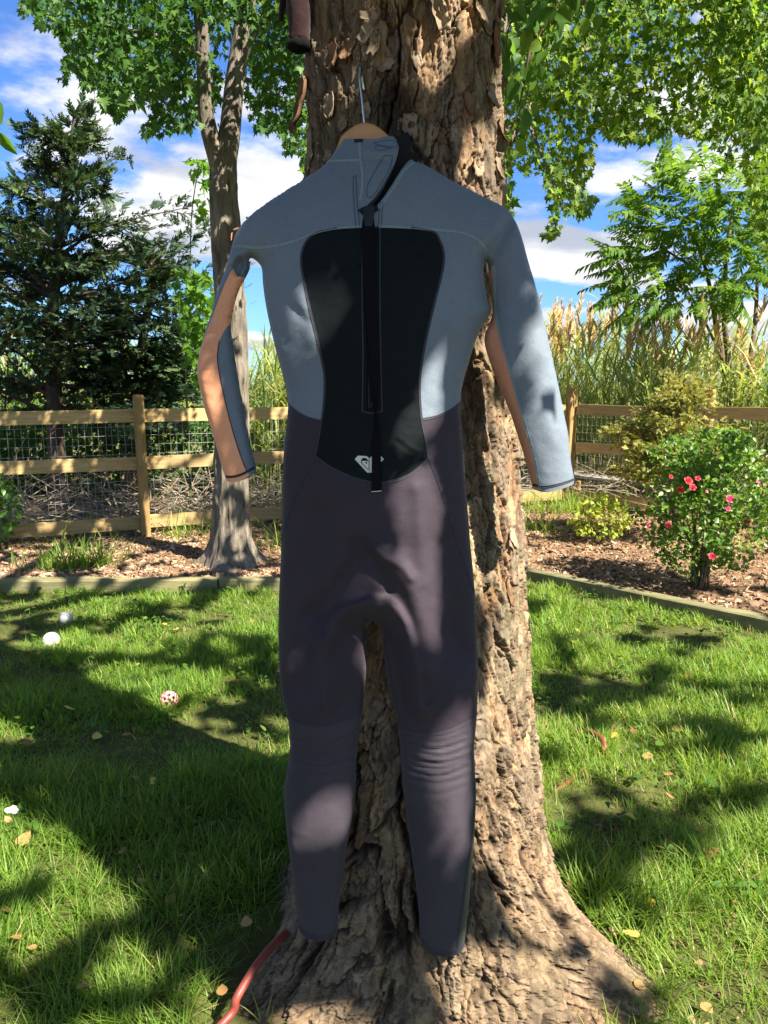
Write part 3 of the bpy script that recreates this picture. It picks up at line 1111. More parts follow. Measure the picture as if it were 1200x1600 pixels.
# pale green bush at the far left behind the fence, and dark undergrowth
yb = 9.3
pb = thing("bush", (at_y(-10, 740, yb)[0], yb, 0), "pale green bush glimpsed at the left edge behind the tall cedar", "bush")
P = clumped(sample_px([(-90, 430), (20, 450), (75, 520), (80, 740), (-90, 740)], 1500, yb - .6, yb + .6), 2, -.1, 12)
V, F, t = scatter(OVATE[0], OVATE[1], P, frames(len(P), (0, 0, -.4), .8, (0, -.4, .8), .5), RNG.uniform(.06, .12, len(P)))
obj("crown", mesh_np("crown", V, F, M['edge_leaf'], True, {'tint': t}), pb, kind='stuff')
parts = [tube(cr([(pb.location.x + RNG.uniform(-.3, .3), yb, 0), (pb.location.x + RNG.uniform(-.8, .8), yb + RNG.uniform(-.4, .4), 2.2)], n=5), np.linspace(.02, .006, 5), 5) for k in range(6)]
V, F = join(parts)
obj("stem", mesh_np("stem", V, F, M['twig']), pb)

P = np.concatenate([sample_px([(-60, 640), (330, 640), (440, 650), (440, 770), (330, 790), (-60, 790)], 5200, 8.2, 9.6)])
P = P[P[:, 2] > .02]
V, F, t = scatter(OVATE[0], OVATE[1], P, frames(len(P), (0, 0, .2), .8, (0, -.4, .8), .6), RNG.uniform(.05, .11, len(P)), RNG.random(len(P)) * .5)
obj("undergrowth", mesh_np("undergrowth", V, F, M['maple'], True, {'tint': t}), kind='stuff')


# ------------------------------------------------------------------ reeds
def reeds(name, xs, ys, hs, plume_p, mat, nleaf=7, wid=.020):
    n_ = len(xs)
    parts_v, parts_f, tint, off = [], [], [], 0
    tv, tf = BLADE
    # stems
    lean = RNG.normal(0, .05, (n_, 2))
    top = np.stack([xs + lean[:, 0] * hs, ys + lean[:, 1] * hs, hs * .92], -1)
    bot = np.stack([xs, ys, np.zeros(n_)], -1)
    R_ = np.zeros((n_, 3, 3))
    ax = top - bot
    ln = np.linalg.norm(ax, axis=1)
    R_[:, :, 1] = ax / ln[:, None]
    R_[:, :, 0] = np.array([1.0, 0, 0]) * .010 / ln[:, None]
    R_[:, :, 2] = np.array([0, 1.0, 0]) * .3
    base_t = RNG.random(n_)
    V1, F1, t1 = scatter(tv, tf, bot, R_, ln, np.clip(base_t * .4 + .45, 0, 1))
    # long arching leaves
    k = n_ * nleaf
    idx = np.repeat(np.arange(n_), nleaf)
    f = RNG.uniform(.18, .98, k)
    P_ = bot[idx] + (top - bot)[idx] * f[:, None]
    az = RNG.uniform(0, 2 * np.pi, k)
    el = RNG.uniform(.35, 1.25, k)
    tip = np.stack([np.cos(az) * np.cos(el), np.sin(az) * np.cos(el), np.sin(el)], -1)
    lv = np.array([[-.5, 0, 0], [.5, 0, 0], [-.5, .45, 0.02], [.5, .45, .02], [-.3, .78, -.06], [.3, .78, -.06], [0, 1, -.22]])
    y_ = tip
    x_ = np.cross(y_, np.array([0, 0, 1.0]))
    x_ /= np.linalg.norm(x_, axis=1)[:, None] + 1e-9
    z_ = np.cross(x_, y_)
    L_ = RNG.uniform(.28, .6, k)
    RR = np.stack([x_ * (wid / L_)[:, None], y_, z_], -1)
    V2, F2, t2 = scatter(lv, tf, P_, RR, L_, np.clip(base_t[idx] * .5 + RNG.normal(.12, .14, k) + .15 * f, 0, 1))
    V = np.concatenate([V1, V2])
    F = np.concatenate([F1, F2 + len(V1)])
    o = obj(name, mesh_np(name, V, F, mat, True, {'tint': np.concatenate([t1, t2])}), kind='stuff')
    # plumes
    sel = np.where(RNG.random(n_) < np.asarray(plume_p))[0]
    if len(sel):
        kk = 26
        id2 = np.repeat(sel, kk)
        f2 = np.tile(np.linspace(0, 1, kk), len(sel))
        PP = top[id2] + np.stack([lean[id2, 0] * .5 * f2, lean[id2, 1] * .4 * f2, f2 * .26], -1)
        drift = RNG.normal(.25, .12, len(sel)).repeat(kk)
        tp2 = np.stack([drift + RNG.normal(0, .28, len(id2)), RNG.normal(0, .3, len(id2)), np.full(len(id2), 1.0)], -1)
        sz = .13 * (1 - .6 * np.abs(f2 - .25)) * RNG.uniform(.6, 1.1, len(id2))
        fr = frames(len(id2), tp2 / np.linalg.norm(tp2, axis=1)[:, None], .1, (0, -1.0, .2), .4)
        fr[:, :, 0] *= .32
        V3, F3, t3 = scatter(SMALL[0], SMALL[1], PP, fr, sz)
        obj(name.replace('reeds', 'reed') + "_plumes", mesh_np(name + "_plumes", V3, F3, M['plume'], True, {'tint': t3}), kind='stuff')
    return o


n = 1900
x = RNG.uniform(.9, 7.2, n)
y = fence_y(x) + .55 + RNG.random(n) ** 1.3 * 3.6 + np.where(x > 2.5, .3, .85)
h = RNG.normal(1.92, .19, n) + .05 * (y - 8) - .25 * sstep(2.6, 3.6, x) + .10 * np.sin(x * 5)
reeds("reeds", x, y, h, .22 + .22 * (x < 2.7), M['reed'])
n = 900
x = RNG.uniform(-1.45, .6, n)
y = fence_y(x) + 1.1 + RNG.random(n) * 2.5
h = RNG.normal(1.62, .18, n) - .15 * sstep(-.9, -1.6, x)
reeds("reeds_behind_maple", x, y, h, .0, M['reed'])

n = 1300
x = RNG.uniform(-11, -2.7, n)
y = fence_y(x) + 4.2 + RNG.random(n) * 3.0
reeds("reeds_beyond_cedars", x, y, RNG.normal(1.75, .2, n), .05, M['reed'])

# fallen dead stalks piled behind the fence
n = 2600
x = RNG.uniform(-4.2, 5.0, n)
y = fence_y(x) + .12 + RNG.random(n) ** 1.5 * 1.5
az = RNG.uniform(0, np.pi, n)
L = RNG.uniform(.25, 1.0, n)
el = RNG.normal(.12, .28, n)
tip = np.stack([np.cos(az) * np.cos(el), .5 * np.sin(az) * np.cos(el), np.sin(el)], -1)
tip /= np.linalg.norm(tip, axis=1)[:, None]
R = frames(n, tip, .01, (0, -.6, .8), .2)
R[:, :, 0] *= (RNG.uniform(.007, .014, n) / L)[:, None]
V, F, t = scatter(BLADE[0], BLADE[1], np.stack([x, y, RNG.uniform(.02, .42, n) * RNG.random(n)], -1), R, L)
obj("dead_reed_litter", mesh_np("dead_reed_litter", V, F, M['straw'], True, {'tint': t}), kind='stuff')

# ------------------------------------------------------------------ sumac
ysu = 8.0
su = thing("sumac_tree", (at_y(1150, 690, ysu)[0], ysu, .02), "sumac with long feathery compound leaves and several thin stems behind the fence", "tree")
stems = [[(1146, 700), (1135, 600), (1122, 530), (1105, 430), (1080, 360)], [(1150, 700), (1140, 590), (1132, 500), (1135, 400), (1150, 300)],
         [(1172, 700), (1168, 610), (1178, 520), (1182, 470), (1184, 400)], [(1182, 470), (1165, 440), (1150, 405)], [(1178, 510), (1195, 480), (1215, 440)],
         [(1128, 560), (1090, 480), (1050, 420)], [(1105, 430), (1040, 390), (1000, 350)], [(1132, 500), (1180, 400), (1200, 330)]]
for k, sp in enumerate(stems):
    pts = [at_y(a, b, ysu + .1 * math.sin(k * 2 + i)) for i, (a, b) in enumerate(sp)]
    if sp[0][1] == 700:
        pts[0][2] = 0
    c = cr(pts, .08)
    r0 = .050 if sp[0][1] == 700 else .017
    V, F = trunk_geo(pts, np.linspace(r0, r0 * .25, 5), 16, .003, 2, 20, None, .06)
    obj("stem", mesh_np("stem", V, F, M['twig']), su)


def compound(npair, rng):
    V, F, off = [], [], 0
    rp = [(0, t, -.12 * t * t) for t in np.linspace(0, 1, 7)]
    v, f = tube(rp, np.linspace(.008, .003, 7), 3, False)
    f = np.concatenate([np.concatenate([q[:, [0, 1, 2]], q[:, [0, 2, 3]]]) for q in f])
    V.append(v); F.append(f); off += len(v)
    for i in range(npair):
        t = .14 + .84 * i / (npair - 1)
        for sd in (-1, 1):
            ln = .27 * (1 - .55 * abs(t - .4)) * rng.uniform(.85, 1.1)
            a = sd * rng.uniform(1.0, 1.3) * (1 - .35 * t)
            y_ = np.array([math.sin(a), math.cos(a), -rng.uniform(.15, .5)])
            y_ /= np.linalg.norm(y_)
            x_ = np.cross(y_, [0, 0, 1.0]); x_ /= np.linalg.norm(x_)
            z_ = np.cross(x_, y_)
            tv = np.array([[0, 0, 0], [.21, .3, .03], [.17, .65, .0], [0, 1, -.12], [-.17, .65, 0], [-.21, .3, .03]])
            V.append((tv @ np.stack([x_, y_, z_], 0)) * ln + np.array([0, t, -.12 * t * t]))
            F.append(np.array([[0, 1, 5], [1, 2, 4], [1, 4, 5], [2, 3, 4]]) + off)
            off += 6
    return np.concatenate(V), np.concatenate(F)


cms = []
for k in range(5):
    v, f = compound(9, RNG)
    cms.append(mesh_np("leaf", v, f, M['sumac'], True, {'tint': np.repeat(RNG.random(len(v) // 6 + 1), 6)[:len(v)]}))
polyS = [(1030, 245), (1080, 235), (1150, 260), (1210, 280), (1230, 480), (1190, 440), (1150, 470), (1120, 500), (1075, 470), (1030, 500), (985, 480), (960, 500), (930, 430), (950, 385), (970, 350), (960, 300), (1000, 290)]
P = sample_px(polyS, 400, ysu - .8, ysu + .3)
ctr = at_y(1120, 410, ysu)
for p in P:
    d = p - ctr + RNG.normal(0, .5, 3)
    d[2] = d[2] * .5 - .1
    d /= np.linalg.norm(d)
    R = frames(1, d, .15, (0, -.25, 1.0), .3)[0]
    sc = RNG.uniform(.24, .42)
    o = obj("leaf", cms[RNG.integers(5)], su)
    o.matrix_basis = Matrix.Translation(Vector(p - d * sc * .4)) @ Matrix(R.tolist()).to_4x4() @ Matrix.Scale(sc, 4)

# ------------------------------------------------------------------ garden plants
# golden thuja behind the rose
gt = ground(1052, 846, .05)
yt = gt[1]
th_ = thing("thuja", (gt[0], yt, .04), "small golden thuja with drooping sprays right behind the flowering rose", "shrub")
tp = [gt, at_y(1058, 740, yt), at_y(1062, 660, yt), at_y(1068, 598, yt)]
L = []
for k in range(85):
    py = RNG.uniform(605, 770)
    hw = np.interp(py, [595, 620, 660, 700, 740, 780], [12, 36, 62, 84, 88, 64])
    ang = RNG.uniform(0, 2 * np.pi)
    w = hw * RNG.uniform(.6, 1.1)
    a = at_y(np.interp(py, [598, 740, 846], [1068, 1058, 1052]) - (16 if py > 650 else 4), py, yt)
    L.append((a, a + np.array([math.cos(ang) * w / FPX * yt, math.sin(ang) * w / FPX * yt, RNG.uniform(0, 40) / FPX * yt]), .006))
THU = spray_tpl(15, 1, .024, RNG)
conifer(th_, tp, [.022, .02, .014, .005], L, 260, .062, THU, 'thuja', 'twig', -.35, .4, thick=.28)

# flowering rose bush
rb = ground(1095, 920, .05)
yr = rb[1]
ro = thing("rose_bush", (rb[0], yr, .04), "leafy rose bush with red and pink blooms on the mulch", "rose bush")
for k in range(20):
    ang = RNG.uniform(0, 2 * np.pi)
    ex, ez = RNG.uniform(.12, .42), RNG.uniform(.55, .95)
    e = rb + np.array([math.cos(ang) * ex, math.sin(ang) * ex * .8, ez])
    m = rb + np.array([math.cos(ang) * ex * .35, math.sin(ang) * ex * .3, ez * .55])
    b0 = rb + np.array([RNG.uniform(-.05, .05), RNG.uniform(-.05, .05), -.02])
    c = cr([b0, m, e], n=10)
    V, F = tube(c, np.linspace(.0075, .0025, 10), 5)
    obj("stem", mesh_np("stem", V, F, M['greentwig' if k % 3 else 'twig']), ro)
n = 13000
P = np.stack([RNG.normal(0, .25, n), RNG.normal(0, .21, n), RNG.uniform(.16, 1.0, n)], -1)
wd = np.interp(P[:, 2], [.1, .3, .55, .8, 1.0], [.13, .32, .44, .40, .20]) * (1 + .5 * fbm(np.arctan2(P[:, 1], P[:, 0]) * 1.6, P[:, 2] * 5, seed=6, o=2))
P = P[np.hypot(P[:, 0], P[:, 1]) < wd]
P = P[(fbm(P[:, 0] * 8, P[:, 1] * 8, P[:, 2] * 8, 4, 3) > -.07) & (RNG.random(len(P)) < .85)]
P += np.array([rb[0] - .01 + 0 * P[:, 2], rb[1] + 0 * P[:, 0], rb[2] + 0 * P[:, 0] - .02], dtype=object).T.astype(float) if False else np.array([rb[0] - .01, rb[1], rb[2] - .02])
P[:, 0] += .05 * (P[:, 2] - .5)
pe = np.concatenate([sample_px([(1160, 700), (1180, 690), (1195, 760), (1225, 800), (1225, 830), (1190, 850), (1170, 790)], 130, yr - .1, yr + .2),
                     sample_px([(1130, 700), (1150, 680), (1150, 730), (1120, 740)], 60, yr - .05, yr + .1)])
P = np.concatenate([P, pe])
Rf = frames(len(P), (0, 0, .1), .8, (.1, -.35, .8), .5)
foliage(ro, OVATE, M['rose_leaf'], P, Rf, RNG.uniform(.022, .044, len(P)), RNG.random(len(P)), 300, 'foliage')


def bloom(p, s, tint, openness, nm, lab=None):
    V, F, T = [], [], []
    off = 0
    pv = np.array([[0, 0, 0], [.30, .35, .10], [.42, .75, .12], [.2, 1.0, .02], [-.2, 1.0, .02], [-.42, .75, .12], [-.30, .35, .10]])
    pf = np.array([[0, 1, 6], [1, 2, 5], [1, 5, 6], [2, 3, 4], [2, 4, 5]])
    for ring, (cnt, el, ln) in enumerate([(5, .25, 1.0), (5, .75, .8), (3, 1.2, .55)]):
        for i in range(cnt):
            a = 2 * math.pi * (i + .5 * ring) / cnt + RNG.uniform(-.2, .2)
            e_ = el * openness + RNG.uniform(-.15, .15)
            y_ = np.array([math.cos(a) * math.cos(e_), math.sin(a) * math.cos(e_), math.sin(e_)])
            x_ = np.cross(y_, [0, 0, 1.0]); x_ /= np.linalg.norm(x_) + 1e-9
            z_ = np.cross(x_, y_)
            V.append(pv @ np.stack([x_, y_, z_], 0) * ln * s)
            F.append(pf + off); off += 7
            T.append(np.full(7, np.clip(tint + RNG.uniform(-.08, .08), 0, 1)))
    o = obj(nm, mesh_np(nm, np.concatenate(V), np.concatenate(F), M['petal'], True, {'tint': np.concatenate(T)}), ro)
    q = Vector((RNG.uniform(-.2, .3), -.8, .55)).to_track_quat('Z', 'Y')
    o.matrix_basis = Matrix.Translation(Vector(p)) @ q.to_matrix().to_4x4()
    if lab:
        o['label'] = lab


for (bx, by, s, t, dy) in [(1075, 752, .040, .02, -.36), (1063, 766, .030, .08, -.33), (1090, 748, .024, .05, -.35), (1082, 762, .03, .05, -.37), (1048, 745, .02, .1, -.3), (1140, 780, .036, .5, -.36), (1137, 795, .026, .52, -.36),
                           (1166, 815, .032, .42, -.2), (1180, 817, .026, .45, -.18), (1166, 840, .024, .7, -.2), (1043, 821, .030, .30, -.28), (1013, 820, .018, .35, -.2),
                           (1112, 870, .034, .22, -.3), (1184, 752, .024, .85, -.1), (1104, 768, .014, .8, -.3), (1168, 802, .018, .95, -.2), (1194, 758, .014, .9, -.1)]:
    bloom(at_y(bx, by, yr + dy - .04), s * .70, t, .9, "bloom")

# yellow-green shrub
sp_ = ground(940, 848, .05)
sh_ = thing("shrub", (sp_[0], sp_[1], .04), "small yellow-green shrub alone on the mulch between fence corner and rose", "shrub")
parts = []
for k in range(12):
    e = at_y(RNG.uniform(900, 980), RNG.uniform(778, 815), sp_[1] + RNG.uniform(-.15, .15))
    parts.append(tube(cr([sp_, (sp_ + e) / 2 + RNG.normal(0, .02, 3), e], n=6), np.linspace(.004, .0015, 6), 4))
V, F = join(parts)
obj("stem", mesh_np("stem", V, F, M['twig']), sh_)
P = sample_px([(895, 800), (920, 780), (945, 772), (972, 786), (990, 812), (972, 840), (915, 838), (888, 822)], 620, sp_[1] - .2, sp_[1] + .2)
foliage(sh_, OVATE, M['shrub_leaf'], P, frames(len(P), (0, 0, .1), .8, (.1, -.3, .8), .5), RNG.uniform(.025, .048, len(P)), RNG.random(len(P)), 120, 'foliage')

# shrub cut by the left edge
ls = ground(-28, 862, .05)
lsh = thing("shrub", (ls[0], ls[1], .04), "bright green leafy shrub cut off by the photo's left edge", "shrub")
P = sample_px([(-130, 720), (-10, 735), (18, 752), (32, 775), (28, 800), (20, 838), (-20, 860), (-130, 860)], 900, ls[1] - .25, ls[1] + .3)
foliage(lsh, OVATE, M['edge_leaf'], P, frames(len(P), (.2, 0, .1), .8, (.1, -.3, .8), .5), RNG.uniform(.035, .065, len(P)), RNG.random(len(P)), 200, 'foliage')
parts = [tube(cr([ls + RNG.normal(0, .02, 3), ls + (RNG.uniform(-.3, .2), RNG.uniform(-.2, .2), .6)], n=5), np.linspace(.007, .003, 5), 4) for k in range(10)]
V, F = join(parts)
obj("stem", mesh_np("stem", V, F, M['twig']), lsh)


# strap-leaved clump on the left mulch, grass blades near the fence
def blades(cxs, cys, z, hmin, hmax, w, lean, tintlo, tinthi):
    n_ = len(cxs)
    az = RNG.uniform(0, 2 * np.pi, n_)
    ln = RNG.uniform(hmin, hmax, n_)
    el = np.clip(RNG.normal(1.35 - lean, .25, n_), .3, 1.55)
    tip = np.stack([np.cos(az) * np.cos(el), np.sin(az) * np.cos(el), np.sin(el)], -1)
    x_ = np.stack([-np.sin(az), np.cos(az), np.zeros(n_)], -1)
    z_ = np.cross(x_, tip)
    bend = RNG.uniform(.05, .5, n_)
    RR = np.stack([x_ * (w * RNG.uniform(.7, 1.2, n_) / ln)[:, None], tip, z_], -1)
    tv = BLADE[0]
    V = np.einsum('nij,kj->nki', RR, tv) * ln[:, None, None] + np.stack([cxs, cys, z], -1)[:, None]
    # arch: pull tips outward and down
    f = tv[:, 1] ** 2
    out = np.stack([np.cos(az), np.sin(az), np.zeros(n_)], -1)
    V = V + (out * (bend * ln)[:, None])[:, None] * f[None, :, None] * .7
    V[:, :, 2] -= (bend * ln * .55)[:, None] * f[None]
    F = BLADE[1][None] + (np.arange(n_) * 7)[:, None, None]
    return V.reshape(-1, 3), F.reshape(-1, 3), np.repeat(RNG.uniform(tintlo, tinthi, n_), 7)


for (gx, gy, k, sx, lab) in [(100, 890, 150, .11, "strappy green grass clump on the mulch below the fence post, the larger clump"),
                             (152, 885, 110, .08, "strappy green grass clump on the mulch, smaller and nearer the fence post")]:
    q = ground(gx, gy, .05)
    V, F, t = blades(RNG.normal(q[0], sx, k), RNG.normal(q[1], .06, k), np.full(k, .05), .14, .30, .009, .35, 0, .75)
    tag(obj("grass_clump", mesh_np("grass_clump", V, F, M['grass'], True, {'tint': t})), lab, "grass clump", "grass clumps on the left mulch")
cxs, cys = [], []
for (gx, gy, k, sx, sy) in [(285, 840, 60, .12, .08), (425, 860, 60, .15, .12), (860, 800, 220, .22, .12), (900, 800, 180, .25, .15), (990, 800, 90, .2, .12), (840, 830, 90, .12, .15), (1195, 860, 60, .2, .1)]:
    q = ground(gx, gy, .05)
    cxs.append(RNG.normal(q[0], sx, k)); cys.append(RNG.normal(q[1], sy, k))
xx = RNG.uniform(-3.5, 4, 900)
cxs.append(xx); cys.append(fence_y(xx) + RNG.normal(.15, .25, 900))
cxs, cys = np.concatenate(cxs), np.concatenate(cys)
V, F, t = blades(cxs, cys, np.full(len(cxs), .04), .10, .36, .008, .3, 0, .97)
obj("fence_weeds", mesh_np("fence_weeds", V, F, M['grass'], True, {'tint': t}), kind='stuff')

# ================================================================== RIVER BIRCH (the big trunk)
BY = 1.70
ZK = [-.2, 0, .1, .25, .5, .88, 1.3, 1.65, 2.0, 3.0, 4.2, 5.5]
RK = [.32, .305, .290, .271, .250, .232, .205, .184, .172, .162, .14, .10]
CK = [.09, .09, .09, .085, .077, .065, .054, .046, .038, .03, .02, .05]
birch = thing("birch_tree", (.09, BY, 0), "huge shaggy-barked birch trunk in the centre of the lawn that the wetsuit hangs against", "tree")


def birch_c(z):
    return np.interp(z, ZK, CK)


zz = np.concatenate([np.arange(-.06, .26, .0015), np.arange(.26, 2.25, .0027), np.linspace(2.26, 5.5, 50)])
half = math.radians(118)
th = np.concatenate([np.linspace(-half, half, 470), np.linspace(half, 2 * math.pi - half, 62)[1:-1]]) - math.pi / 2
TH, ZZ = np.meshgrid(th, zz)
TC = TH + math.pi / 2                      # 0 faces the lawn's open side
r = np.interp(ZZ, ZK, RK)
for (a0, amp, w, dec) in [(57, .31, .32, .095), (-47, .24, .34, .08), (8, .07, .4, .20), (115, .10, .4, .07), (-115, .10, .4, .06), (175, .1, .5, .10), (32, .06, .22, .22), (-22, .05, .2, .2)]:
    d = (TC - math.radians(a0) + np.pi) % (2 * np.pi) - np.pi
    r = r + amp * np.exp(-(d / (w * (1 + .5 * np.clip(ZZ, 0, 1)))) ** 2) * np.exp(-np.clip(ZZ + .02, 0, 9) / dec)
lowz = sstep(.75, .25, ZZ)                 # 1 near the ground
highz = sstep(1.2, 1.7, ZZ)
u = TC * .22
dr = np.gradient(r, axis=0) / np.gradient(ZZ, axis=0)
v = np.cumsum(np.sqrt(1 + dr ** 2) * np.gradient(ZZ, axis=0), axis=0)      # length along the bark, so relief does not smear over the roots
uw = u + .020 * fbm(u * 14, v * 6, seed=1, o=4) + .009 * fbm(u * 60, v * 30, seed=2, o=4, g=.6)
vw = v + .045 * fbm(u * 12, v * 6, seed=3, o=4) + .014 * fbm(u * 60, v * 40, seed=4, o=4, g=.6)
r = r + .014 * fbm(u * 7, v * 2.0, seed=9, o=3)
# large plates
f1, f2, idA = worley(uw / .066, vw / .30, 51)
eA = f2 - f1
plate = sstep(.015, .05, eA)
tA = .006 + .014 * idA
# second layer of flakes
g1, g2, idB = worley(uw / .030 + 9, vw / .085, 52)
eB = g2 - g1
have_b = sstep(.38, .42, idB + .25 * fbm(u * 16, v * 6, seed=13, o=2) - .22 * highz * sstep(-.1, .3, fbm(u * 8 + 3, v * 4, seed=14, o=2)))
flB = have_b * sstep(.02, .055, eB)
# small scales
h1, h2, idC = worley(uw / .013 + 5, vw / .022, 53)
have_c = sstep(.30, .36, idC + .3 * fbm(u * 22, v * 12, seed=15, o=2) + .25 * lowz - .15 * highz)
flC = have_c * sstep(.04, .16, h2 - h1)
# long vertical fissures
rid = np.abs(fbm(uw * 17 + 3, vw * 1.5, seed=16, o=3))
fis = sstep(.085, .015, rid) * sstep(-.25, .25, fbm(u * 9, v * 2.5, seed=18, o=2) + .25 * lowz)
rid2 = np.abs(fbm(uw * 34, vw * 6.5, seed=19, o=2))
fis2 = sstep(.085, .015, rid2) * (.5 + .5 * lowz)
curl = sstep(.30, .04, eA) * plate
disp = plate * tA + flB * (.003 + .006 * idB) + flC * (.0014 + .0018 * idC) * (.8 + .6 * lowz) - .022 * fis - .008 * fis2 + .003 * curl * (idA > .4)
rid3 = np.abs(fbm(uw * 70, vw * 16, seed=23, o=3))
cq = 6 * (.5 + .5 * fbm(uw * 40, vw * 17, seed=24, o=3))
chip3 = (np.floor(cq) + sstep(.75, 1.0, cq - np.floor(cq))) / 6
disp += .0018 * fbm(u * 150, v * 60, seed=20, o=4, g=.65) + (.0015 + .001 * lowz) * fbm(u * 60, v * 25, seed=22, o=3)
disp += -.0045 * sstep(.10, .01, rid3) * (.6 + .4 * lowz) + (.012 + .014 * lowz) * chip3
r = r + disp
V = np.stack([birch_c(ZZ) + r * np.cos(TH), BY + r * np.sin(TH), ZZ], -1).reshape(-1, 3)


def C_(*c):
    return np.array(c)


grey, tan, cream, orange, pink, brown, dark, moss = (C_(.185, .155, .115), C_(.26, .205, .135), C_(.38, .30, .185), C_(.25, .15, .078), C_(.31, .215, .15),
                                                     C_(.088, .064, .044), C_(.028, .019, .013), C_(.17, .155, .10))


def lerp(a, b, t):
    t = np.asarray(t)[..., None]
    return a * (1 - t) + b * t


nz1 = fbm(u * 10, v * 5, seed=30, o=4)
nz2 = fbm(u * 30 + 2, v * 14, seed=31, o=4)
col = lerp(tan, cream, sstep(-.15, .35, nz1 + .4 * (idA - .5)))
col = lerp(col, grey, sstep(.35, .75, idB + .5 * nz2) * have_b)
col = lerp(col, moss, sstep(.05, .4, fbm(u * 9 + 7, v * 6, seed=33, o=4)) * .75)
col = lerp(col, orange, (1 - have_b) * sstep(.0, .35, nz2 + .2) * (.8 - .35 * highz))
col = lerp(col, pink, sstep(.72, .80, idC) * have_c * .6)
col = lerp(col, brown, sstep(.5, .85, (1 - idA) + .4 * nz2) * (.55 * (1 - .4 * highz)))
col = lerp(col, brown, sstep(.6, .1, flB) * have_b * sstep(.12, .0, eB) * .8)
col = lerp(col, brown, (1 - plate) * .85)
lowgrey = lerp(C_(.10, .075, .052), C_(.28, .22, .15), np.clip(.5 * sstep(-.3, .4, nz2) + .5 * idC + .5 * (chip3 - .5), 0, 1))
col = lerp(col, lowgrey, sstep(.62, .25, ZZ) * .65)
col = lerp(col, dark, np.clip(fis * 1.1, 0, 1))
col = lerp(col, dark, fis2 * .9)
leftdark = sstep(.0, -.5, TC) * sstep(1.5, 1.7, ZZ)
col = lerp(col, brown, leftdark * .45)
knot = np.exp(-(((TC + .09) * .19 / .035) ** 2 + ((ZZ - 1.80) / .07) ** 2))
col = lerp(col, dark, np.clip(knot * 1.2, 0, .9))
col = lerp(col, brown, sstep(.10, .015, rid3) * (.55 + .35 * lowz))
col = C_(1.04, .99, .93) * col * (1 + .22 * fbm(u * 90, v * 60, seed=35, o=3))[..., None]
cols_ = np.clip(col, .008, .8).reshape(-1, 3)
nr, nc = ZZ.shape
i = np.arange(nr - 1)[:, None] * nc
j = np.arange(nc)[None]
k = (j + 1) % nc
F = np.stack([i + j, i + k, i + nc + k, i + nc + j], -1).reshape(-1, 4)
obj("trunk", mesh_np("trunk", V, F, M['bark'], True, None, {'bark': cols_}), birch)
BIRCH_R, BIRCH_TH, BIRCH_Z = r, th + math.pi / 2, zz


def birch_surf(tc, z):
    """surface point at angle tc from the front and height z"""
    a = int(np.argmin(np.abs(BIRCH_TH[:470] - tc)))
    b = int(np.argmin(np.abs(BIRCH_Z - z)))
    rr = BIRCH_R[max(0, b - 6):b + 7, max(0, a - 6):a + 7].mean()
    t = tc - math.pi / 2
    return np.array([birch_c(z) + rr * math.cos(t), BY + rr * math.sin(t), z]), np.array([math.cos(t), math.sin(t), 0])


# loose curling flakes, each its own piece
def flake_mesh(w, h, curlx, curly, seed, mat):
    nx, ny = 7, 9
    rg = np.random.default_rng(seed)
    g = np.linspace(-.5, .5, nx)
    q = np.linspace(0, 1, ny)
    ew = .55 + .45 * np.sin(np.pi * np.clip(q * .9 + .08, 0, 1)) + rg.normal(0, .09, ny)
    sk = np.cumsum(rg.normal(0, .06, ny))
    X = (g[None] * ew[:, None] + sk[:, None]) * w
    end = rg.normal(0, .07, nx)
    Y = -(q[:, None] * (1 + end[None])) * h
    Z = curly * h * q[:, None] ** 2 + curlx * w * (4 * (g[None]) ** 2) * .5 + rg.normal(0, .0012, (ny, nx))
    top = np.stack([X, Y, Z + .0009], -1).reshape(-1, 3)
    bot = np.stack([X, Y, Z - .0009], -1).reshape(-1, 3)
    V = np.vstack([top, bot])
    i = np.arange(ny - 1)[:, None] * nx + np.arange(nx - 1)[None]
    f = np.stack([i, i + nx, i + nx + 1, i + 1], -1).reshape(-1, 4)
    n0 = nx * ny
    fb = f[:, ::-1] + n0
    edge = list(range(nx)) + [nx * (k + 1) - 1 for k in range(1, ny)] + list(range(n0 - 2, n0 - nx - 1, -1)) + [nx * k for k in range(ny - 2, 0, -1)]
    e = np.array(edge)
    e2 = np.roll(e, -1)
    fs = np.stack([e, e2, e2 + n0, e + n0], -1)
    return mesh_np("bark_flake", V, np.concatenate([f, fb, fs]), mat, True)


fm = [flake_mesh(.022 * (1 + .4 * (k % 3)), .035 * (1 + .35 * (k % 4)), [.1, .35, .55][k % 3], [.08, .25, .45, .15][k % 4], 100 + k, M['flake'] if k % 3 else M['flake_dark']) for k in range(14)]
for k in range(190):
    tc = RNG.uniform(-1.75, 1.75)
    z = RNG.uniform(.25, 2.15) if RNG.random() < .8 else RNG.uniform(1.55, 2.15)
    if z < .55 and RNG.random() < .5:
        continue
    p, nn = birch_surf(tc, z)
    p = p + nn * .001
    t = tc - math.pi / 2
    tx = np.array([-math.sin(t), math.cos(t), 0])
    R = np.stack([tx, np.array([0, 0, 1.0]), nn], -1)
    R = R @ np.array(Matrix.Rotation(RNG.normal(0, .3), 3, 'Z')) @ np.array(Matrix.Rotation(RNG.uniform(-.02, .22), 3, 'X'))
    o = obj("bark_flake", fm[RNG.integers(len(fm))], birch)
    o.matrix_basis = Matrix.Translation(Vector(p)) @ Matrix(R.tolist()).to_4x4() @ Matrix.Scale(RNG.uniform(.4, 1.0), 4)

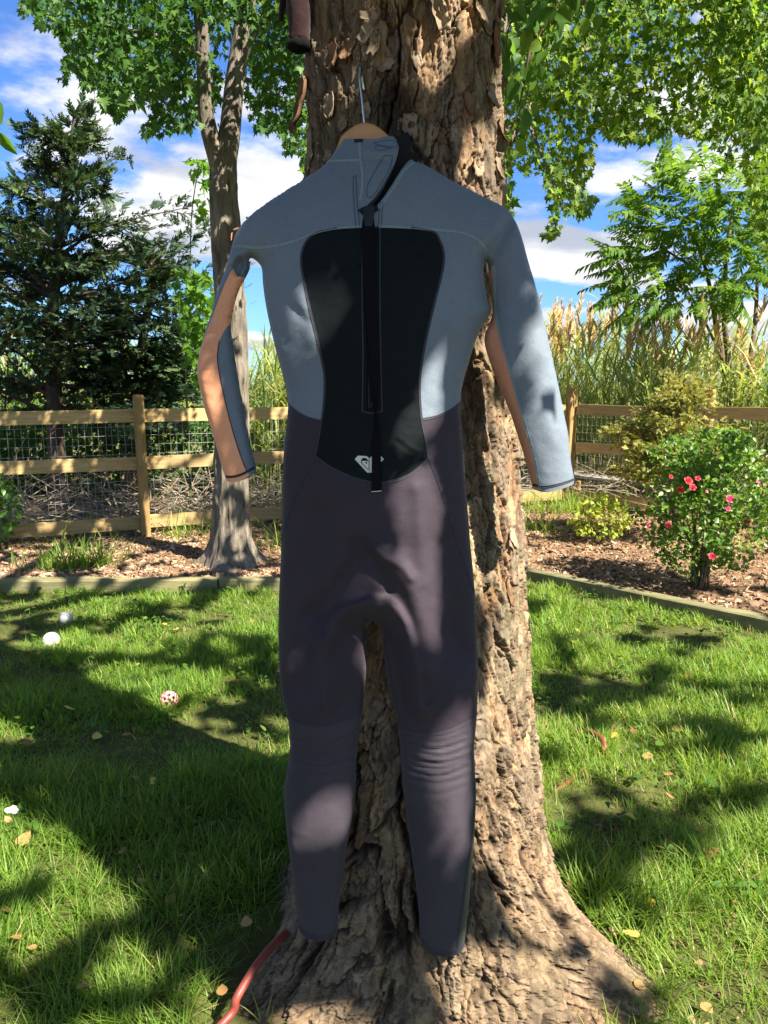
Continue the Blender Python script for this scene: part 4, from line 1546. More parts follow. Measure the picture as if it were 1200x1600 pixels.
# the rolled grey strip near the top and the strips standing off the right edge
for (px, py, w, h, cx_, cy_, rot, m) in [(672, 12, .030, .06, 1.1, .3, .35, 'flake'), (782, 8, .03, .075, .5, .12, 0, 'flake_dark'), (783, 70, .022, .09, .5, .05, 0, 'flake'), (597, 110, .03, .02, .4, .6, .8, 'flake'),
                                         (545, 60, .03, .035, .4, .4, 0, 'flake_dark'), (512, 55, .035, .05, .3, .25, .2, 'flake_dark'), (484, 180, .03, .08, .5, .2, 0, 'flake'), (478, 95, .04, .09, .6, .35, -.2, 'flake_dark'), (481, 230, .03, .05, .5, .4, -.3, 'flake_dark')]:
    y_ = BY - .16
    q = at_y(px, py, y_)
    dx = q[0] - birch_c(q[2])
    tc = math.asin(np.clip(dx / .205, -1, 1))
    p, nn = birch_surf(tc, q[2])
    t = tc - math.pi / 2
    R = np.stack([np.array([-math.sin(t), math.cos(t), 0]), np.array([0, 0, 1.0]), nn], -1) @ np.array(Matrix.Rotation(rot, 3, 'Z')) @ np.array(Matrix.Rotation(.12, 3, 'X'))
    o = obj("bark_flake", flake_mesh(w, h, cx_, cy_, px, M[m]), birch)
    o.matrix_basis = Matrix.Translation(Vector(p + nn * .004)) @ Matrix(R.tolist()).to_4x4()

# limbs above the picture
tips_ = []
for k, (az, ln, z0) in enumerate([(-20, 4.6, 3.2), (-55, 4.0, 3.5), (20, 4.2, 3.8), (75, 3.5, 3.6), (150, 3.4, 3.5), (205, 3.2, 3.8), (-95, 3.2, 3.9), (255, 3.2, 4.2)]):
    a = math.radians(az)
    s0 = np.array([birch_c(z0), BY, z0])
    e = s0 + np.array([math.cos(a) * ln, math.sin(a) * ln, RNG.uniform(.5, 1.2)])
    m = (s0 + e) / 2 + (0, 0, .35)
    V, F = trunk_geo([s0, m, e], [.07, .045, .012], 20, .006, 30 + k, 18, None, .12)
    obj("limb", mesh_np("limb", V, F, M['dark_bark']), birch)

# ---------------------------------------------------------------- the suit's hanging plane
SY0, SZ0, SLEAN = 1.335, .2, .075
PN = np.array([0, -1.0, SLEAN]) / math.hypot(1, SLEAN)
P0 = np.array([0, SY0, SZ0])


def on_plane(px, py):
    d = ray(px, py)
    t = ((P0 - CAMP) @ PN) / (d @ PN)
    return CAMP + d * t[..., None]


# ---------------------------------------------------------------- unseen birch crown, leaves culled to shape where sun gets through
LIT = [
    [(314, 560), (345, 548), (362, 640), (384, 728), (352, 742), (318, 630)], [(345, 462), (372, 440), (356, 500), (330, 535), (325, 515)],  # gaps opened to brighten the shaded left sleeve
    [(553, 285), (566, 292), (560, 345), (548, 335)], [(528, 345), (545, 372), (515, 372)],
    [(462, 455), (478, 470), (512, 520), (505, 575), (480, 560), (440, 500)], [(560, 410), (500, 420), (495, 440), (510, 445)],
    [(662, 560), (690, 530), (662, 720), (600, 735), (592, 700), (640, 645)], [(655, 600), (675, 600), (690, 650), (660, 655)],
    [(850, 620), (885, 640), (905, 760), (850, 775), (835, 720)], [(820, 640), (850, 600), (872, 640), (850, 690)],
    [(590, 775), (640, 745), (672, 760), (668, 830), (660, 900), (664, 980), (662, 1070), (645, 1080), (640, 1020), (620, 985), (590, 968), (560, 972), (520, 975), (512, 960), (535, 940), (570, 930), (605, 915), (598, 880), (585, 850), (588, 810)],
    [(455, 965), (464, 975), (460, 1055), (442, 1085), (437, 1040), (448, 1010)],
    [(660, 1140), (745, 1125), (745, 1330), (715, 1400), (690, 1330), (670, 1260), (655, 1200)],
    [(452, 1290), (470, 1270), (520, 1243), (548, 1258), (552, 1290), (530, 1310), (470, 1330), (455, 1320)],
    [(745, 800), (838, 780), (842, 1400), (890, 1450), (850, 1500), (770, 1480), (735, 1440), (745, 1300)],
    [(770, 560), (815, 640), (810, 760), (780, 700)],
    [(455, 1565), (560, 1560), (600, 1610), (440, 1610)], [(960, 1560), (1060, 1580), (1060, 1610), (960, 1610)], [(568, 990), (600, 985), (602, 1060), (575, 1060)],
]
SPOTS = [(400, 985, 60, 14), (255, 985, 55, 9), (215, 1000, 60, 10), (375, 1190, 50, 30), (300, 1165, 40, 20), (415, 1270, 50, 45), (350, 1240, 40, 30), (170, 1085, 25, 10), (95, 1185, 30, 12), (180, 1385, 18, 14), (430, 1395, 25, 15),
         (60, 1255, 30, 12), (330, 960, 30, 8), (130, 920, 12, 4), (245, 915, 18, 6), (265, 915, 10, 6), (215, 1010, 25, 10), (90, 1330, 25, 12)]
DARK = [(880, 1085, 60, 40), (960, 1090, 110, 26), (1090, 1085, 110, 22), (900, 1140, 60, 22), (1080, 1170, 110, 25), (930, 1310, 90, 50), (1050, 1320, 60, 40), (920, 1400, 60, 40), (1060, 1440, 80, 40), (880, 1010, 60, 18),
        (1010, 1000, 60, 10), (1130, 1270, 60, 16), (1150, 1520, 50, 30), (1170, 1240, 50, 14), (860, 950, 30, 8)]
sun_b = SUN / SUN[2]


def sun_wanted(Pl, only_plane=False):
    """True where sunlight is wanted at the spot this leaf would shade"""
    n_ = len(Pl)
    out = np.zeros(n_, bool)
    # spot on the hanging plane
    t = ((Pl - (P0 + PN * .052)) @ PN) / (SUN @ PN)      # the suit's near surface stands about 5 cm proud of its hanging plane
    H = Pl - SUN * t[:, None]
    x, y, zf = project(H)
    off_ = np.where((x > 748) & (y > 775), -.13, np.interp(y, [760, 860, 960, 1480], [.052, .034, .026, .024]))      # the bark lies well behind the suit
    t = ((Pl - P0) @ PN - off_) / (SUN @ PN)
    H = Pl - SUN * t[:, None]
    x, y, zf = project(H)
    hit = (H[:, 2] > .0) & (H[:, 2] < 2.2) & (zf > .2) & (t > 0) & (x > 405 - 105 * ((y > 320) & (y < 770))) & (x < 842 + 60 * (y > 560) * (y < 780) + 80 * (y > 1400)) & (y > -60) & (y < 1640)
    lit = np.zeros(n_, bool)
    for poly in LIT:
        lit |= in_poly(x, y, poly)
    out[hit] = lit[hit]
    # spot on the lawn
    G = Pl - sun_b * Pl[:, 2:3]
    gx, gy, gz = project(G)
    nse = fbm(G[:, 0] * 3.6, G[:, 1] * 3.6, seed=44, o=3)
    l2 = np.where(gx > 640 + .0 * gy, nse > -.36, nse > .07)
    l2 = l2 | ((gx < 640) & (gy < 905) & (nse > .05))
    l2 = l2 | ((gx > 800) & (gy < 900))
    l2 = l2 | ((gx > 560) & (G[:, 1] > 5.0))
    nz_ = fbm(G[:, 0] * 7, G[:, 1] * 7, seed=46, o=3)
    l2 = l2 & ~((gx > 640) & (nz_ > .30))
    d_ = np.zeros(n_, bool)
    for (sx, sy, a, b) in DARK:
        d_ |= ((gx - sx) / a) ** 2 + ((gy - sy) / b) ** 2 < 1 + 1.6 * nz_
    l2 &= ~(d_ & (gx > 640))
    l2 |= fbm(G[:, 0] * 13, G[:, 1] * 13, seed=47, o=2) > np.where(gx < 640, .22, .36)
    for (sx, sy, a, b) in SPOTS:
        l2 |= ((gx - sx) / a) ** 2 + ((gy - sy) / b) ** 2 < 1.1 + 1.8 * nz_
    if only_plane:
        return out | ~hit
    g = ~hit & (gz > .3)
    out[g] = l2[g]
    out[~hit & (gz <= .3)] = nse[~hit & (gz <= .3)] > .1
    return out


n = 420000
P = np.stack([RNG.uniform(-3.0, 6.2, n), RNG.uniform(-2.2, 4.2, n), RNG.uniform(2.95, 4.5, n)], -1)
P[:, 2] += .10 * np.hypot(P[:, 0] - 1, P[:, 1] - 1)
x, y, zf = project(P)
infr = (zf > .05) & (x > -250) & (x < 1450) & (y > -110)
P = P[~infr]
dens = np.clip(1.25 - .11 * np.hypot(P[:, 0] - 1.2, P[:, 1] - .8), .25, 1)
P = P[(RNG.random(len(P)) < dens)]
s = RNG.uniform(.055, .085, len(P))
T4 = (np.array([[0, 0, 0], [.33, .42, .08], [0, 1, -.12], [-.33, .42, .08]]), np.array([[0, 1, 2], [0, 2, 3]]))
Rl = frames(len(P), (.1, 0, -.3), .8, tuple(SUN), .45)
bad = np.zeros(len(P), bool)
for c_ in np.vstack([T4[0], [[0, .5, 0]]]):
    bad |= sun_wanted(P + np.einsum('nij,j->ni', Rl, c_) * s[:, None])
P, Rl, s = P[~bad], Rl[~bad], s[~bad]
# lower sprays added out of view for crisp shade on suit and bark
n = 130000
P2 = np.stack([RNG.uniform(-.6, 3.0, n), RNG.uniform(-1.9, 1.25, n), RNG.uniform(2.0, 2.95, n)], -1)
x, y, zf = project(P2)
P2 = P2[~((zf > .05) & (x > -250) & (x < 1450) & (y > -70))]
R2 = frames(len(P2), (.1, 0, -.3), .8, tuple(SUN), .45)
s2 = RNG.uniform(.04, .065, len(P2))
bad = np.zeros(len(P2), bool)
for c_ in np.vstack([T4[0], [[0, .5, 0]]]):
    bad |= sun_wanted(P2 + np.einsum('nij,j->ni', R2, c_) * s2[:, None], True)
P, Rl, s = np.concatenate([P, P2[~bad]]), np.concatenate([Rl, R2[~bad]]), np.concatenate([s, s2[~bad]])
print("crown leaves", len(P))
V, F, t = scatter(T4[0], T4[1], P, Rl, s)
obj("crown", mesh_np("crown", V, F, M['birch_leaf'], True, {'tint': t}), birch, kind='stuff')

# birch sprigs that dip into the picture
sprigs = [([(1010, -120), (905, -30), (850, 40), (822, 110)], 2.25, 46, 60, .075), ([(960, -100), (860, -20), (800, 30), (790, 90)], 2.1, 40, 40, .07), ([(830, 60), (815, 150), (800, 200)], 2.3, 14, 24, .06),
          ([(-78, -60), (-38, 20), (-14, 60)], 1.75, 5, 8, .06), ([(-68, 60), (-28, 110), (-12, 170), (-6, 200)], 1.8, 8, 9, .06)]
pos, Rs = [], []
for pts, y_, cnt, spread, _s in sprigs:
    c = cr([at_y(a, b, y_ + .02 * i) for i, (a, b) in enumerate(pts)], .03)
    V, F = tube(c, np.linspace(.006, .0012, len(c)), 5)
    obj("twig", mesh_np("twig", V, F, M['twig']), birch)
    q = c[RNG.integers(int(len(c) * .25), len(c), cnt)] + RNG.normal(0, spread / FPX * y_ * .55, (cnt, 3)) * np.array([1, .8, .8])
    pos.append(q)
pos = np.concatenate(pos)
Rf = frames(len(pos), (.05, -.1, -.8), .4, (.2, -.75, .5), .45)
ms = leaf_meshes("leaf", OVATE, M['birch_leaf'], np.linspace(.05, .95, 6))
for q, R in zip(pos, Rf):
    o = obj("leaf", ms[RNG.integers(6)], birch)
    o.matrix_basis = Matrix.Translation(Vector(q)) @ Matrix(R.tolist()).to_4x4() @ Matrix.Scale(RNG.uniform(.035, .062), 4)

# ================================================================== WETSUIT
PXM = 1.385 / FPX                # metres per photo pixel on the hanging plane
L1 = [(533, 222), (508, 258), (480, 278), (440, 303), (405, 326), (385, 343), (370, 362), (362, 385), (354, 415), (345, 440), (338, 460), (330, 490), (320, 520), (310, 560),
      (308, 582), (312, 605), (320, 640), (330, 670), (340, 705), (350, 740), (355, 752)]
W1 = [(355, 752), (368, 753), (384, 748), (401, 738)]
L2 = [(401, 738), (400, 729), (393, 700), (385, 665), (377, 620), (369, 570), (363, 532), (361, 507), (366, 478), (375, 450), (385, 432), (390, 420), (389, 409), (392, 403), (402, 409), (409, 420), (411, 445), (416, 480),
      (425, 522), (437, 570), (446, 605), (450, 632), (448, 660), (444, 700), (441, 750), (440, 800), (439, 860), (436, 930), (435, 990), (436, 1040), (440, 1085), (448, 1115), (453, 1150),
      (452, 1180), (447, 1210), (444, 1240), (447, 1290), (453, 1340), (459, 1390), (465, 1430), (466, 1448)]
A1 = [(466, 1448), (482, 1455), (505, 1459), (527, 1456)]
L3 = [(527, 1456), (528, 1444), (530, 1410), (538, 1350), (548, 1290), (555, 1240), (557, 1190), (560, 1160), (567, 1110), (572, 1050), (573, 1000), (572, 976), (580, 969), (590, 974), (597, 985), (598, 1010),
      (604, 1050), (612, 1090), (621, 1130), (625, 1170), (628, 1210), (633, 1260), (640, 1310), (648, 1370), (654, 1420), (656, 1469)]
A2 = [(656, 1469), (675, 1478), (703, 1481), (726, 1477)]
L4 = [(726, 1477), (727, 1462), (732, 1420), (738, 1350), (742, 1290), (744, 1240), (742, 1200), (741, 1165), (745, 1120), (747, 1060), (746, 1000), (743, 940), (739, 890), (735, 850), (731, 800), (727, 750),
      (724, 700), (720, 650), (719, 630), (723, 600), (733, 565), (744, 530), (755, 507), (763, 495), (766, 486), (762, 472), (757, 445), (755, 425), (757, 410), (761, 410), (764, 428), (767, 455), (769.5, 484), (768, 496), (763, 510),
      (758, 522), (757, 536), (762, 555), (772, 585), (785, 615), (797, 645), (807, 675), (815, 700), (824, 730), (832, 763)]
W2 = [(832, 763), (846, 768), (872, 763), (897, 754)]
L5 = [(897, 754), (897, 746), (892, 720), (888, 680), (882, 650), (872, 600), (860, 545), (850, 500), (838, 450), (826, 410), (815, 370), (805, 345), (790, 325), (760, 310), (730, 295), (700, 280), (675, 265), (652, 254)]
NK1 = [(652, 254), (640, 260), (626, 280), (610, 308), (596, 330), (585, 342), (575, 347)]
NK2 = [(575, 347), (568, 344)]
NK3 = [(568, 344), (578, 334), (592, 316), (606, 290), (617, 265), (622, 245), (622, 231), (614, 222)]
NK4 = [(614, 222), (602, 224), (590, 229), (570, 229), (552, 227), (533, 222)]
STP = 4.0


def S(p):
    return cr(p, STP)


def ext(h, out):
    a, b = np.array(h[0], float), np.array(h[-1], float)
    o = np.array(out, float)
    return np.array([a, a + o, b + o, b])


Mpoly = np.concatenate([S(p)[:-1] for p in (L1, W1, L2, A1, L3, A2, L4, W2, L5, NK1, NK2, NK3, NK4)])
Epoly = np.concatenate([S(L1)[:-1], ext(W1, (18, 60))[:-1], S(L2)[:-1], ext(A1, (4, 70))[:-1], S(L3)[:-1], ext(A2, (2, 70))[:-1], S(L4)[:-1],
                        ext(W2, (20, 70))[:-1], S(L5)[:-1], np.array([(652, 254), (618, 205), (617, 150), (538, 150), (541, 200)])])
# inflate: solve for a membrane over the outline
G0 = (280, 130)


def solve(step, init=None, iters=400):
    gx = np.arange(G0[0], 930, step)
    gy = np.arange(G0[1], 1580, step)
    X, Y = np.meshgrid(gx, gy)
    mk = in_poly(X, Y, Epoly)
    U = np.zeros(X.shape) if init is None else init(X, Y)
    U = U * mk
    for _ in range(iters):
        A = .25 * (np.roll(U, 1, 0) + np.roll(U, -1, 0) + np.roll(U, 1, 1) + np.roll(U, -1, 1)) + .5 * step * step
        U = A * mk
    return U, mk, X, Y


def sampler(U, step):
    def f(x, y):
        fx = np.clip((np.asarray(x) - G0[0]) / step, 0, U.shape[1] - 1.001)
        fy = np.clip((np.asarray(y) - G0[1]) / step, 0, U.shape[0] - 1.001)
        ix, iy = fx.astype(int), fy.astype(int)
        a, b = fx - ix, fy - iy
        return U[iy, ix] * (1 - a) * (1 - b) + U[iy, ix + 1] * a * (1 - b) + U[iy + 1, ix] * (1 - a) * b + U[iy + 1, ix + 1] * a * b
    return f


U, mk, X, Y = solve(8, None, 900)
U, mk, X, Y = solve(4, sampler(U, 8), 500)
U, mk, X, Y = solve(2, sampler(U, 4), 160)
pts = np.stack([X[mk], Y[mk]], -1)
Ecl = np.vstack([Epoly, Epoly[:1]])
D = np.zeros(X.shape)
D[mk] = seg_dist(pts, Ecl[::2] if False else Ecl)
w = (mk & (D > 3.0)).astype(float)
ratio = np.where(w > 0, U / np.maximum(D, 1e-3), 0)
for _ in range(60):                          # smooth and extend the ratio past the edge
    num = sum(np.roll(ratio * w, s_, ax) for s_ in (1, -1) for ax in (0, 1)) + ratio * w
    den = sum(np.roll(w, s_, ax) for s_ in (1, -1) for ax in (0, 1)) + w
    new = np.where(den > 0, num / np.maximum(den, 1e-9), 0)
    ratio = new
    w = (den > 0).astype(float)
ratio_f = sampler(ratio, 2)
U_f = sampler(U, 2)

# folds and dents: (points, width px, height mm)
FOLDS = [
    ([(584, 848), (598, 862), (625, 872), (642, 892)], 6, 6.0), ([(583, 862), (592, 885), (606, 912), (596, 925)], 9, -8.0), ([(600, 850), (640, 905), (655, 960), (662, 1030)], 16, 13.0),
    ([(515, 985), (522, 955), (548, 936), (585, 925), (610, 930), (632, 960), (645, 1010), (655, 1085)], 15, 16.0), ([(510, 990), (505, 1040), (512, 1090)], 12, 11.0),
    ([(540, 990), (548, 1040), (545, 1090)], 22, -15.0), ([(614, 1000), (624, 1050), (634, 1100)], 14, -12.0), ([(560, 985), (575, 972), (590, 985)], 10, -6.0),
    ([(500, 800), (488, 900), (480, 1000), (478, 1060)], 22, -14.0), ([(455, 960), (456, 1040)], 10, 4.0), ([(690, 850), (700, 930), (710, 1010)], 24, -12.0), ([(562, 850), (555, 885), (530, 915), (500, 950)], 20, -18.0),
    ([(650, 760), (655, 840), (660, 900)], 12, 5), ([(690, 960), (715, 1010), (740, 1030)], 14, -5),
    ([(620, 684), (635, 695), (645, 703), (655, 705)], 2.6, 1.6), ([(618, 689), (633, 700), (645, 708)], 2.4, -1.4), ([(640, 1045), (655, 1042)], 1.8, -1.2), ([(644, 1066), (660, 1066)], 1.8, -1.2),
    # shoulder and armpit creases, viewer's right
    ([(793, 352), (782, 372), (768, 395), (758, 412)], 11, -11.0), ([(765, 370), (745, 395)], 10, 4.0), ([(700, 520), (740, 490), (766, 486)], 14, 6.0), ([(735, 545), (760, 500)], 8, -3), ([(715, 500), (742, 520)], 14, -4),
    ([(838, 640), (850, 660), (862, 690)], 14, 2.5),
    # viewer's left: rolled armpit
    ([(348, 442), (356, 420), (368, 405), (384, 400), (396, 404)], 7, 7.0), ([(372, 428), (378, 415), (386, 412)], 6, -16.0), ([(376, 386), (395, 388), (412, 400), (420, 430)], 11, -4.0), ([(366, 430), (376, 436), (386, 433)], 4, 4.0),
    ([(365, 375), (385, 380), (400, 392)], 9, 3.0), ([(470, 470), (485, 500), (490, 540)], 14, 5.0), ([(455, 480), (478, 505), (483, 510)], 7, -3.0), ([(432, 420), (436, 480), (450, 540)], 12, -3),
    # sleeve creases, viewer's left
    ([(345, 478), (356, 483), (366, 480)], 2.2, -1.6), ([(318, 548), (332, 551), (345, 549)], 2.4, -1.8), ([(312, 575), (330, 580), (344, 577)], 2.2, -1.5), ([(338, 508), (352, 512)], 2.2, -1.2), ([(315, 600), (335, 603)], 2.2, -.8), ([(350, 725), (365, 728), (382, 722)], 2, -.8),
    # collar flap
    ([(575, 250), (590, 254), (612, 252)], 5, 3.0), ([(578, 262), (595, 263), (608, 268)], 5, -3.0), ([(558, 250), (568, 258), (570, 290)], 6, -2.0),
    # elbow scuffs on the right sleeve's inner panel
    ([(768, 560), (776, 566)], 2.5, 1.4), ([(770, 572), (780, 575)], 2.2, -1.2),
    # calf
    ([(455, 1315), (490, 1322), (545, 1300)], 12, 2.0), ([(460, 1340), (500, 1352), (540, 1335)], 12, -2.0),
    ([(644, 1265), (670, 1256), (690, 1248)], 1.8, -.7), ([(560, 400), (530, 380)], 10, 1.0),
]
for (x0, x1, ys_, sl, amps) in [(452, 562, [1142, 1151, 1158, 1166, 1174, 1183, 1196], -.02, [1.5, 2.8, 2.0, 3.2, 2.2, 2.6, 1.4]), (624, 742, [1146, 1155, 1166, 1176, 1186, 1197, 1207, 1225], -.05, [1.7, 2.9, 2.0, 3.2, 2.4, 2.8, 1.8, 1.0])]:
    for yy, am in zip(ys_, amps):
        a0, a1 = x0 + RNG.uniform(0, 22), x1 - RNG.uniform(0, 22)
        xm = (a0 + a1) / 2
        bow = RNG.uniform(2, 7)
        FOLDS.append(([(a0, yy - bow), (xm, yy), (a1, yy - bow + sl * (a1 - a0))], 2.6, -am * 1.35))
        FOLDS.append(([(a0, yy - bow - 5), (xm, yy - 5), (a1, yy - bow - 5 + sl * (a1 - a0))], 3.2, am * .8))
FOLDS = [(cr(p, 5.0), w_, a_) for p, w_, a_ in FOLDS]


def h_at(x, y, folds=True):
    """height (metres) of the suit's near surface above the hanging plane"""
    shp = np.shape(x)
    x, y = np.atleast_1d(np.asarray(x, float)), np.atleast_1d(np.asarray(y, float))
    q = np.stack([x, y], -1)
    d = np.where(in_poly(x, y, Epoly), seg_dist(q, Ecl), 0.0)
    k_ = .50 + .14 * sstep(960, 1080, y) + .16 * (1 - sstep(385, 405, x)) * sstep(400, 440, y) + .14 * sstep(765, 790, x) * sstep(400, 440, y)
    bl = sstep(5, 16, d)
    h = np.sqrt(np.maximum(d * ratio_f(x, y) * (1 - bl) + U_f(x, y) * bl, 0)) * PXM * k_
    h = h * (1 - .12 * sstep(480, 300, y))
    if folds:
        edge = sstep(0, 12, d)
        for p, w_, a_ in FOLDS:
            lo, hi = p.min(0) - 3 * w_, p.max(0) + 3 * w_
            s_ = (x > lo[0]) & (x < hi[0]) & (y > lo[1]) & (y < hi[1])
            if s_.any():
                dd = seg_dist(q[s_], p)
                ww = w_
                if len(p) > 40 and a_ == 16.0:      # the crotch fold: steep on its upper side, long below
                    ww = np.where(q[s_][:, 1] < np.interp(q[s_][:, 0], [505, 522, 548, 585, 610, 632, 645, 655], [990, 955, 936, 925, 930, 960, 1010, 1085]), 6.0, w_ * 1.25)
                h[s_] += a_ * .001 * np.exp(-(dd / ww) ** 2) * edge[s_]
        h += (.0022 * fbm(x / 60, y / 80, seed=71, o=3) + .0007 * fbm(x / 16, y / 11, seed=72, o=3)) * edge
    return np.maximum(h, 0).reshape(shp)


def surf(x, y, off=0.0):
    return on_plane(x, y) + PN * (h_at(x, y) + off)[..., None]


# panel lines
SEAM_CHEST_L = [(360, 388), (378, 388), (405, 393), (440, 394), (470, 388), (500, 378), (530, 373), (568, 371)]
SEAM_CHEST_R = [(592, 371), (640, 372), (680, 374), (715, 376), (738, 383), (757, 398)]
BACK = [(568, 371), (530, 373), (500, 379), (485, 390), (477, 410), (478, 435), (487, 480), (499, 530), (508, 570), (512, 600), (510, 640), (505, 670), (497, 712),
        (520, 728), (548, 741), (580, 750), (610, 749), (640, 738), (667, 715), (663, 690), (656, 655), (653, 615), (655, 580), (664, 530), (676, 480), (687, 435), (689, 410), (683, 390), (673, 377), (640, 372), (592, 371)]
BACK_L, BACK_B, BACK_R = BACK[1:13], BACK[12:19], BACK[18:30]
WAIST_L = [(444, 622), (451, 631), (465, 643), (485, 654), (508, 660)]
WAIST_R = [(656, 657), (680, 652), (705, 640), (724, 624)]
HIP_L = [(497, 712), (478, 745), (462, 780), (448, 820), (434, 856)]
HIP_R = [(667, 715), (685, 760), (705, 820), (725, 875), (738, 915), (750, 945)]
KNEE_L = [(436, 1110), (447, 1113), (470, 1118), (510, 1120), (545, 1114), (576, 1104)]
KNEE_R = [(610, 1127), (620, 1131), (650, 1134), (690, 1130), (720, 1121), (754, 1110)]
ANK = [(752, 1205), (742, 1215), (740, 1270), (735, 1310), (728, 1350), (722, 1400), (716, 1440), (711, 1490)]
PEACH_L = [(366, 421), (352, 450), (340, 480), (328, 510), (316, 540), (296, 575), (300, 660), (345, 770), (388, 745), (389, 737), (382, 720), (372, 690), (361, 650), (350, 600), (344, 562), (346, 535), (361, 506), (372, 506), (392, 440), (389, 433), (377, 434)]
PEACH_R = [(770, 418), (771, 450), (773, 490), (777, 525), (787, 562), (798, 602), (810, 642), (822, 682), (833, 722), (842, 775), (825, 780), (740, 530), (768, 505), (768, 470), (765, 440), (766, 420)]
CUFFS = [[(340, 738), (352, 744), (368, 744), (384, 739), (402, 728)], [(456, 1440), (467, 1441), (483, 1448), (505, 1451), (538, 1448)], [(646, 1461), (657, 1461), (675, 1470), (703, 1473), (738, 1468)], [(820, 754), (832, 757), (846, 760), (871, 755), (906, 745)]]
FLAPLINE = [(562, 226), (563, 245), (564, 262), (567, 285), (567, 310), (564, 330), (563, 372)]
COLLARL = [(498, 250), (508, 257), (535, 263), (564, 264)]
lines = [SEAM_CHEST_L, SEAM_CHEST_R, BACK_L, BACK_B, BACK_R, WAIST_L, WAIST_R, HIP_L, HIP_R, KNEE_L, KNEE_R, ANK, COLLARL, FLAPLINE] + CUFFS

cv, ce = [], []


def add_line(P_, closed=False):
    o = len(cv)
    cv.extend([tuple(map(float, p)) for p in P_])
    m = len(P_)
    ce.extend([(o + i, o + i + 1) for i in range(m - 1)])
    if closed:
        ce.append((o + m - 1, o))


add_line(Mpoly, True)
for l in lines:
    add_line(cr(l, 4.0))
add_line(cr(PEACH_L + PEACH_L[:1], 4.0)[:-1], True)
add_line(cr(PEACH_R + PEACH_R[:1], 4.0)[:-1], True)
allc = np.array(cv)
gx, gy = np.meshgrid(np.arange(300, 905, 4.0), np.arange(215, 1490, 3.6))
gx = gx + np.where(np.arange(gx.shape[0])[:, None] % 2, 2.0, 0)
gp = np.stack([gx.ravel(), gy.ravel()], -1)
gp = gp[in_poly(gp[:, 0], gp[:, 1], Mpoly)]
cell = set()
for p in np.vstack([allc] + [allc[:-1] * .5 + allc[1:] * .5]):
    cell.add((int(p[0] // 3), int(p[1] // 3)))
gp = np.array([p for p in gp if (int(p[0] // 3), int(p[1] // 3)) not in cell])
vin = [Vector(p) for p in allc] + [Vector(p) for p in gp]
res = delaunay_2d_cdt(vin, ce, [], 0, 1e-3)
pv = np.array([tuple(v) for v in res[0]])
tri = np.array([t for t in res[2] if len(t) == 3])
cen = pv[tri].mean(1)
ins = in_poly(cen[:, 0], cen[:, 1], Mpoly)
tri, cen = tri[ins], cen[ins]
used = np.unique(tri)
rm = -np.ones(len(pv), int)
rm[used] = np.arange(len(used))
pv, tri = pv[used], rm[tri]
# counter-clockwise as seen from the lawn side (image y points down)
ar = np.cross(pv[tri[:, 1]] - pv[tri[:, 0]], pv[tri[:, 2]] - pv[tri[:, 0]])
tri[ar > 0] = tri[ar > 0][:, [0, 2, 1]]
hf = h_at(pv[:, 0], pv[:, 1])
hb0 = h_at(pv[:, 0], pv[:, 1], False) * .42
pl = on_plane(pv[:, 0], pv[:, 1])
VF, VB = pl + PN * hf[:, None], pl - PN * hb0[:, None]


def vnormals(V, T):
    fn = np.cross(V[T[:, 1]] - V[T[:, 0]], V[T[:, 2]] - V[T[:, 0]])
    n_ = np.zeros_like(V)
    for c in range(3):
        np.add.at(n_, T[:, c], fn)
    return n_ / (np.linalg.norm(n_, axis=1)[:, None] + 1e-12)


NF, NB = vnormals(VF, tri), vnormals(VB, tri[:, ::-1])
atedge = seg_dist(pv, np.vstack([Mpoly, Mpoly[:1]])) < .05
onsil = atedge & (hf < 1e-5)
avg = NF + NB
avg /= np.linalg.norm(avg, axis=1)[:, None] + 1e-9
NF[onsil] = avg[onsil]
NB[onsil] = avg[onsil]

# which panel each triangle belongs to
cx, cy = cen[:, 0], cen[:, 1]


def below(line):
    p = np.array(sorted(cr(line, 3.0).tolist()))
    return cy > np.interp(cx, p[:, 0], p[:, 1])


arm_l = (cx < 402) & (cy > 396) & ~((cx > 391) & (cy < 470) & (cx > 395))
arm_r = (cx > np.interp(cy, [395, 430, 480, 500, 520, 540, 640, 760], [759, 761, 768, 765, 757, 755, 760, 800])) & (cy > 395)
reg = np.full(len(cen), 'shoulder_yoke', dtype=object)
body = ~arm_l & ~arm_r
chest = below(SEAM_CHEST_L) & (cx < 580) | below(SEAM_CHEST_R) & (cx >= 580)
reg[body & chest & (cx < 580)] = 'side_panel'
reg[body & chest & (cx >= 580)] = 'side_panel.R'
wl_ = (below(WAIST_L) & (cx < 580)) | (below(WAIST_R) & (cx >= 580))
dk = body & chest & wl_
reg[dk] = 'seat_panel'


def x_at(line):
    p = np.array(sorted([(b, a) for a, b in cr(line, 3.0)]))
    return np.interp(cy, p[:, 0], p[:, 1])


kn = (below(KNEE_L) & (cx < 590)) | (below(KNEE_R) & (cx >= 590))
reg[dk & (cx < x_at(HIP_L)) & (cy < 860)] = 'hip_panel'
reg[dk & (cx > x_at(HIP_R)) & (cy < 945)] = 'hip_panel.R'
reg[dk & (cy < 712) & (cx < 540)] = 'hip_panel'
reg[dk & (cy < 715) & (cx > 640)] = 'hip_panel.R'
reg[dk & kn & (cx < 590)] = 'lower_leg'
reg[dk & kn & (cx >= 590)] = 'lower_leg.R'
reg[dk & (cx > x_at(ANK)) & (cy > 1213)] = 'ankle_panel'
reg[body & in_poly(cx, cy, cr(BACK, 3.0)) & chest] = 'back_panel'
reg[arm_l & in_poly(cx, cy, cr(PEACH_L + PEACH_L[:1], 4.0)[:-1])] = 'sleeve_panel'
reg[arm_r & in_poly(cx, cy, cr(PEACH_R + PEACH_R[:1], 4.0)[:-1])] = 'sleeve_panel.R'
